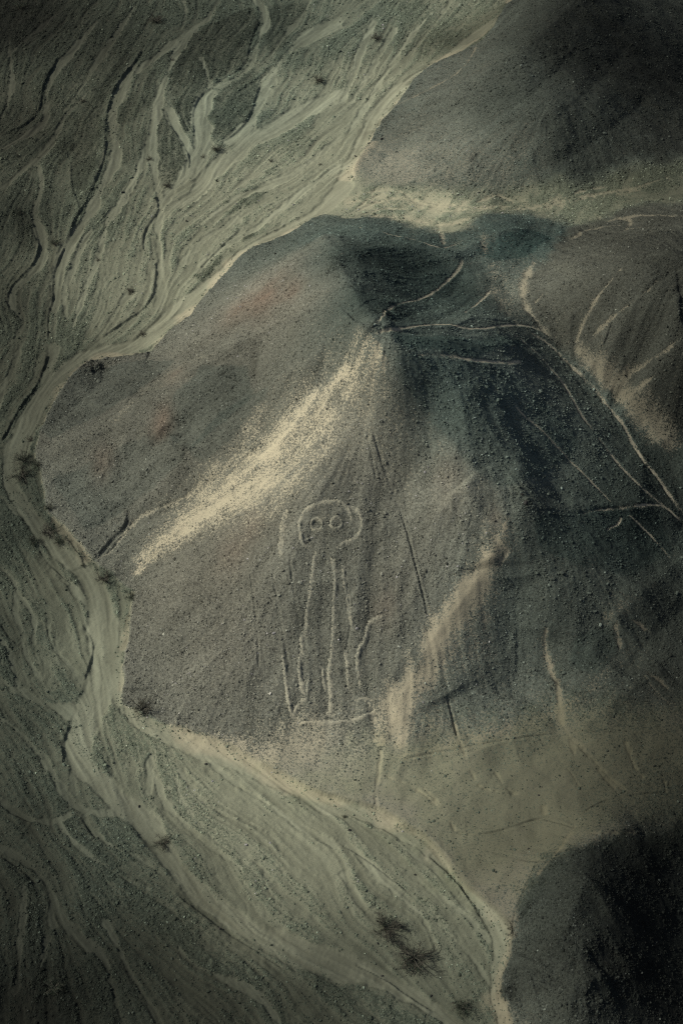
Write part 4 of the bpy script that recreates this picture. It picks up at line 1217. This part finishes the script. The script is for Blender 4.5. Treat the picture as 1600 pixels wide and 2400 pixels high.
# ------------------------------------------------------------------ single boulders one can point to
BOULD = simple_mat('boulder_dark', (.035, .036, .034)); BOULP = simple_mat('boulder_pale', (.36, .34, .29))
shapes = [stone_shape(k, 2) for k in (1, 2, 3, 4)]
for m in shapes:
    m.materials.clear()
BOULDERS = [
    (482, 1791, 4.0, 0, 'dark boulder alone on the smooth fan below the figure hill'),
    (326, 1890, 3.6, 0, 'dark boulder at the edge of the narrow riverbed above the dark shrub'),
    (1122, 452, 3.0, 0, 'left one of two dark boulders on the sandy valley floor'),
    (1132, 451, 3.0, 0, 'right one of two dark boulders on the sandy valley floor'),
    (1231, 1180, 7.0, 0, 'largest dark boulder on the shoulder right of the figure'),
    (1222, 1160, 4.0, 0, 'dark boulder just uphill of the largest boulder on the shoulder'),
    (645, 596, 4.0, 1, 'white boulder on the reddish left flank of the hill'),
    (288, 451, 4.2, 1, 'pale boulder in the gravel between stream beds at upper left'),
    (820, 1946, 4.0, 0, 'dark boulder on the pale fan beside the small round shrub'),
    (1237, 1990, 3.0, 0, 'small dark boulder on the bare slope beside the near black hill'),
    (1262, 1864, 3.0, 0, 'small dark boulder on the terrace at the foot of the hill'),
    (515, 2176, 4.0, 1, 'grey boulder on the bank of the lowest riverbed'),
    (895, 326, 4.0, 0, 'dark boulder at the left foot of the dark hill behind'),
    (833, 367, 3.4, 0, 'dark boulder in the riverbed below the dark hill'),
    (508, 424, 3.4, 0, 'dark boulder in the sandy band near the upper shrubs'),
    (972, 2050, 3.4, 1, 'pale boulder among gravel above the two large shrubs'),
    (885, 2212, 3.6, 1, 'pale boulder on the sand left of the largest shrub'),
    (895, 2287, 3.2, 1, 'pale boulder at the bank below the largest shrub'),
    (437, 518, 3.2, 0, 'dark boulder beside the bend of the middle stream bed'),
    (1010, 2334, 3.2, 0, 'dark boulder in the lowest riverbed left of the last shrub'),
]
for k, (px_, py_, r_, pale_, lab) in enumerate(BOULDERS):
    c_, m_ = ground_hit([[px_, py_]], H)
    x, y = c_[0]; r_m = r_ * m_[0]
    me2 = shapes[k % 4] if not pale_ else bpy.data.meshes.get('stone_pale') or shapes[3].copy()
    if pale_: me2.name = 'stone_pale'
    if not me2.materials: me2.materials.append(BOULP if pale_ else BOULD)
    o = link('boulder', me2, None, None, label=lab, category='boulder', group='single boulders')
    o.location = (x, y, float(ground_z(x, y)[0]) + r_m * .3)
    o.scale = (r_m, r_m * .9, r_m); o.rotation_euler = (0, 0, k * 1.9)

# ------------------------------------------------------------------ bare thorn shrubs
BARK = simple_mat('dry_bark', (.070, .070, .058)); TWIG = simple_mat('dry_twig', (.075, .076, .06)); LEAF = simple_mat('shrub_leaf', (.030, .042, .030))


class Tubes:
    def __init__(self): self.v, self.f = [], []
    def add(self, pts, r0, r1, sides=3):
        n_ = len(pts); b0 = len(self.v)
        for i, p in enumerate(pts):
            q0 = pts[max(i - 1, 0)]; q1 = pts[min(i + 1, n_ - 1)]
            d = np.array(q1) - np.array(q0); d /= np.linalg.norm(d) + 1e-9
            u = np.cross(d, (0.3, .2, 1)); u /= np.linalg.norm(u) + 1e-9
            w_ = np.cross(d, u)
            r = r0 + (r1 - r0) * i / (n_ - 1)
            for k in range(sides):
                a_ = 2 * math.pi * k / sides
                self.v.append(np.array(p) + (u * math.cos(a_) + w_ * math.sin(a_)) * r)
        for i in range(n_ - 1):
            for k in range(sides):
                self.f.append((b0 + i * sides + k, b0 + i * sides + (k + 1) % sides, b0 + (i + 1) * sides + (k + 1) % sides, b0 + (i + 1) * sides + k))
    def mesh(self, name, mat):
        m = bpy.data.meshes.new(name)
        m.from_pydata([tuple(v) for v in self.v], [], self.f)
        m.polygons.foreach_set('use_smooth', np.ones(len(m.polygons), bool))
        m.materials.append(mat)
        return m


def grow(r, p, d, length, steps, wob_, lift):
    pts = [np.array(p, float)]
    d = np.array(d, float)
    for _ in range(steps):
        d = d + np.array([r.gauss(0, wob_), r.gauss(0, wob_), r.gauss(0, wob_) + lift])
        d /= np.linalg.norm(d)
        q_ = pts[-1] + d * length / steps
        q_[2] = max(q_[2], .05)
        pts.append(q_)
    return pts, d


def shrub_meshes(seed, limbs, subs, twigs, tufts, flat=.35, skew=0.0, wob_=.38):
    """unit shrub: crown radius about 1"""
    r = random.Random(seed)
    trunk, branch, twig, leaf = Tubes(), Tubes(), Tubes(), Tubes()
    stems = max(1, limbs // 4)
    for k in range(stems):
        a_ = r.uniform(0, 6.28)
        pts, _ = grow(r, (0, 0, -.06), (math.cos(a_) * .5, math.sin(a_) * .5, 1), .16, 3, .15, 0)
        trunk.add(pts, .045, .032, 5)
    tips = []
    for k in range(limbs):
        a_ = 6.283 * k / limbs + r.uniform(-.35, .35)
        if skew and r.random() < skew: a_ = r.gauss(.2, .8)
        L_ = r.uniform(.55, 1.0)
        e_ = r.uniform(flat * .5, flat * 2.0)
        st = (math.cos(a_) * .02, math.sin(a_) * .02, .08)
        pts, d = grow(r, st, (math.cos(a_), math.sin(a_), e_ + .25), L_, 7, wob_ * .55, -.03)
        branch.add(pts, .026, .009, 4)
        for j in range(subs):
            i = r.randint(1, 6)
            dd = np.array(pts[min(i + 1, 7)]) - pts[i]; dd /= np.linalg.norm(dd) + 1e-9
            da = r.choice((-1, 1)) * r.uniform(.4, 1.1)
            d2_ = np.array([dd[0] * math.cos(da) - dd[1] * math.sin(da), dd[0] * math.sin(da) + dd[1] * math.cos(da), dd[2] + r.uniform(-.1, .35)])
            p2, _ = grow(r, pts[i], d2_, L_ * r.uniform(.25, .5), 5, wob_, .0)
            branch.add(p2, .012, .006, 3)
            for t_ in range(twigs):
                i2 = r.randint(1, 5)
                da = r.choice((-1, 1)) * r.uniform(.3, 1.2)
                d3 = np.array([d2_[0] * math.cos(da) - d2_[1] * math.sin(da), d2_[0] * math.sin(da) + d2_[1] * math.cos(da), r.uniform(-.2, .7)])
                p3, _ = grow(r, p2[i2], d3, r.uniform(.09, .22), 3, wob_ * 1.1, 0)
                twig.add(p3, .0062, .0042, 3)
            tips.append(p2[-1]); tips.append(p2[3])
    out = [('trunk', trunk.mesh('trunk', BARK)), ('branches', branch.mesh('branches', BARK)), ('twigs', twig.mesh('twigs', TWIG))]
    if tufts:
        for k in range(tufts):
            c = tips[r.randrange(len(tips))]
            R_ = r.uniform(.10, .22)
            for j in range(70):
                p = c + np.array([r.gauss(0, R_), r.gauss(0, R_), r.gauss(.02, R_ * .6)])
                p[2] = max(p[2], .03)
                s_ = r.uniform(.018, .04)
                u = np.array([r.gauss(0, 1), r.gauss(0, 1), r.gauss(0, .6)]); u /= np.linalg.norm(u)
                w_ = np.cross(u, [r.gauss(0, 1), r.gauss(0, 1), r.gauss(0, 1)]); w_ /= np.linalg.norm(w_) + 1e-6
                b0 = len(leaf.v)
                leaf.v += [p - u * s_, p + w_ * s_ * .5, p + u * s_, p - w_ * s_ * .5]
                leaf.f.append((b0, b0 + 1, b0 + 2, b0 + 3))
        out.append(('foliage', leaf.mesh('foliage', LEAF)))
    return out


KINDS = {'bare': [shrub_meshes(s_, 13, 6, 3, 0) for s_ in (21, 22)], 'dense': [shrub_meshes(s_, 15, 9, 3, 4) for s_ in (31, 32)],
         'tufted': [shrub_meshes(s_, 11, 7, 3, 9, .45, 0, .36) for s_ in (41, 42, 43)], 'bush': [shrub_meshes(s_, 9, 6, 3, 14, .6) for s_ in (51, 52)]}
SHRUBS = [   # px, py, crown radius in photo px, kind, label
    (56, 1080, 32, 'tufted', 'broad tufted shrub at the left sand spit, upper of the big clump'),
    (90, 1094, 22, 'bush', 'dense dark bush on the right side of the big left clump'),
    (52, 1118, 36, 'tufted', 'wide spreading tufted shrub, lowest and leftmost of the big left clump'),
    (73, 1032, 14, 'bare', 'small spiky shrub against the hill foot above the big left clump'),
    (114, 1192, 18, 'bush', 'dark forked bush at the hill foot between the two left clumps'),
    (115, 1250, 34, 'bare', 'bare spreading shrub in the middle of the lower left clump'),
    (80, 1270, 22, 'bush', 'dark bush at the left end of the lower left clump'),
    (138, 1272, 22, 'bush', 'dark bush at the right end of the lower left clump'),
    (196, 1326, 8, 'bush', 'tiny bush on the gravel bar above the gully mouth'),
    (245, 1358, 30, 'bare', 'bare shrub lying across the mouth of the sandy gully'),
    (308, 1402, 20, 'bush', 'rounded dark bush in the sand hollow at the hill foot'),
    (336, 1664, 42, 'bare', 'bare radiating shrub beside the bright sand patch under the hill'),
    (443, 1714, 8, 'bush', 'tiny dark bush on the sand edge below the hill'),
    (385, 1978, 28, 'tufted', 'dark tangled shrub at the junction of the lower riverbeds'),
    (905, 2178, 46, 'dense', 'dark spreading shrub, upper of two large ones by the bottom riverbed'),
    (968, 2246, 58, 'dense', 'largest dense shrub, lower of two by the bottom riverbed'),
    (1200, 2182, 26, 'bare', 'bare shrub at the corner where the near black hill meets the sand'),
    (1080, 2362, 36, 'bush', 'low wide bush near the bottom edge beside the last riverbed'),
    (130, 2318, 30, 'bush', 'very dark bush alone in the shaded gravel at lower left'),
    (366, 52, 30, 'dense', 'dark star shaped shrub at the top between two stream beds'),
    (50, 18, 28, 'bush', 'dark bush in the top left corner'),
    (745, 190, 24, 'dense', 'grey shrub alone on the smooth sandy band near the top'),
    (882, 92, 26, 'bare', 'forked bare shrub near the top beside the dark hill'),
    (508, 350, 20, 'dense', 'bluish shrub at the lower tip of the stony bar'),
    (393, 436, 17, 'dense', 'bluish shrub at the end of the dark teardrop bar'),
    (350, 374, 16, 'bare', 'bare shrub in the narrow stream bed left of the teardrop bar'),
    (476, 368, 10, 'bare', 'small bare shrub in the fork of the sandy stream beds'),
    (635, 378, 11, 'bare', 'small grey shrub on the rippled sand band'),
    (750, 386, 8, 'bare', 'tiny grey shrub on the sand near the valley mouth'),
    (305, 684, 17, 'dense', 'spiky shrub on open gravel above the riverbed bend'),
    (335, 785, 18, 'bare', 'bare shrub at the riverbed edge opposite the hill cliff'),
    (128, 573, 24, 'bush', 'dark shrub on the bank between two shaded stream beds'),
    (46, 498, 20, 'bush', 'dark shrub near the left edge above the winding stream bed'),
    (230, 610, 11, 'bare', 'small shrub standing across a thin stream bed'),
    (196, 238, 13, 'dense', 'small dark shrub in stony ground left of the undercut bank'),
    (42, 366, 10, 'bush', 'small round bush on the shaded gravel at the left edge'),
    (405, 141, 9, 'bare', 'small shrub where the upper stream bed widens'),
    (808, 1916, 10, 'bush', 'small round shrub on the pale fan below the hill'),
    (201, 610, 6, 'bush', 'tiny bush left of the small shrub across the thin stream bed'),
]
for k, (px_, py_, r_, kind_, lab) in enumerate(SHRUBS):
    c_, m_ = ground_hit([[px_, py_]], H)
    x, y = c_[0]; R_ = r_ * m_[0] * (1.05 if py_ > 900 else .85)
    root = link('thorn_shrub', None, None, None, label=lab, category='shrub', group='bare shrubs of the dry washes')
    root.location = (x, y, float(ground_z(x, y)[0]) - .03)
    root.rotation_euler = (0, 0, k * 2.399)
    hgt = {'bare': .95, 'dense': .9, 'tufted': .85, 'bush': .9}[kind_]
    root.scale = (R_, R_, R_ * hgt)
    var = KINDS[kind_]
    for nm, me2 in var[k % len(var)]:
        p_ = link(nm, me2, None, root)
        if nm in ('twigs', 'foliage', 'branches'): p_['kind'] = 'stuff'
print('stones', N_STONES, 'tris', sum(len(m.polygons) * 2 for m in bpy.data.meshes))
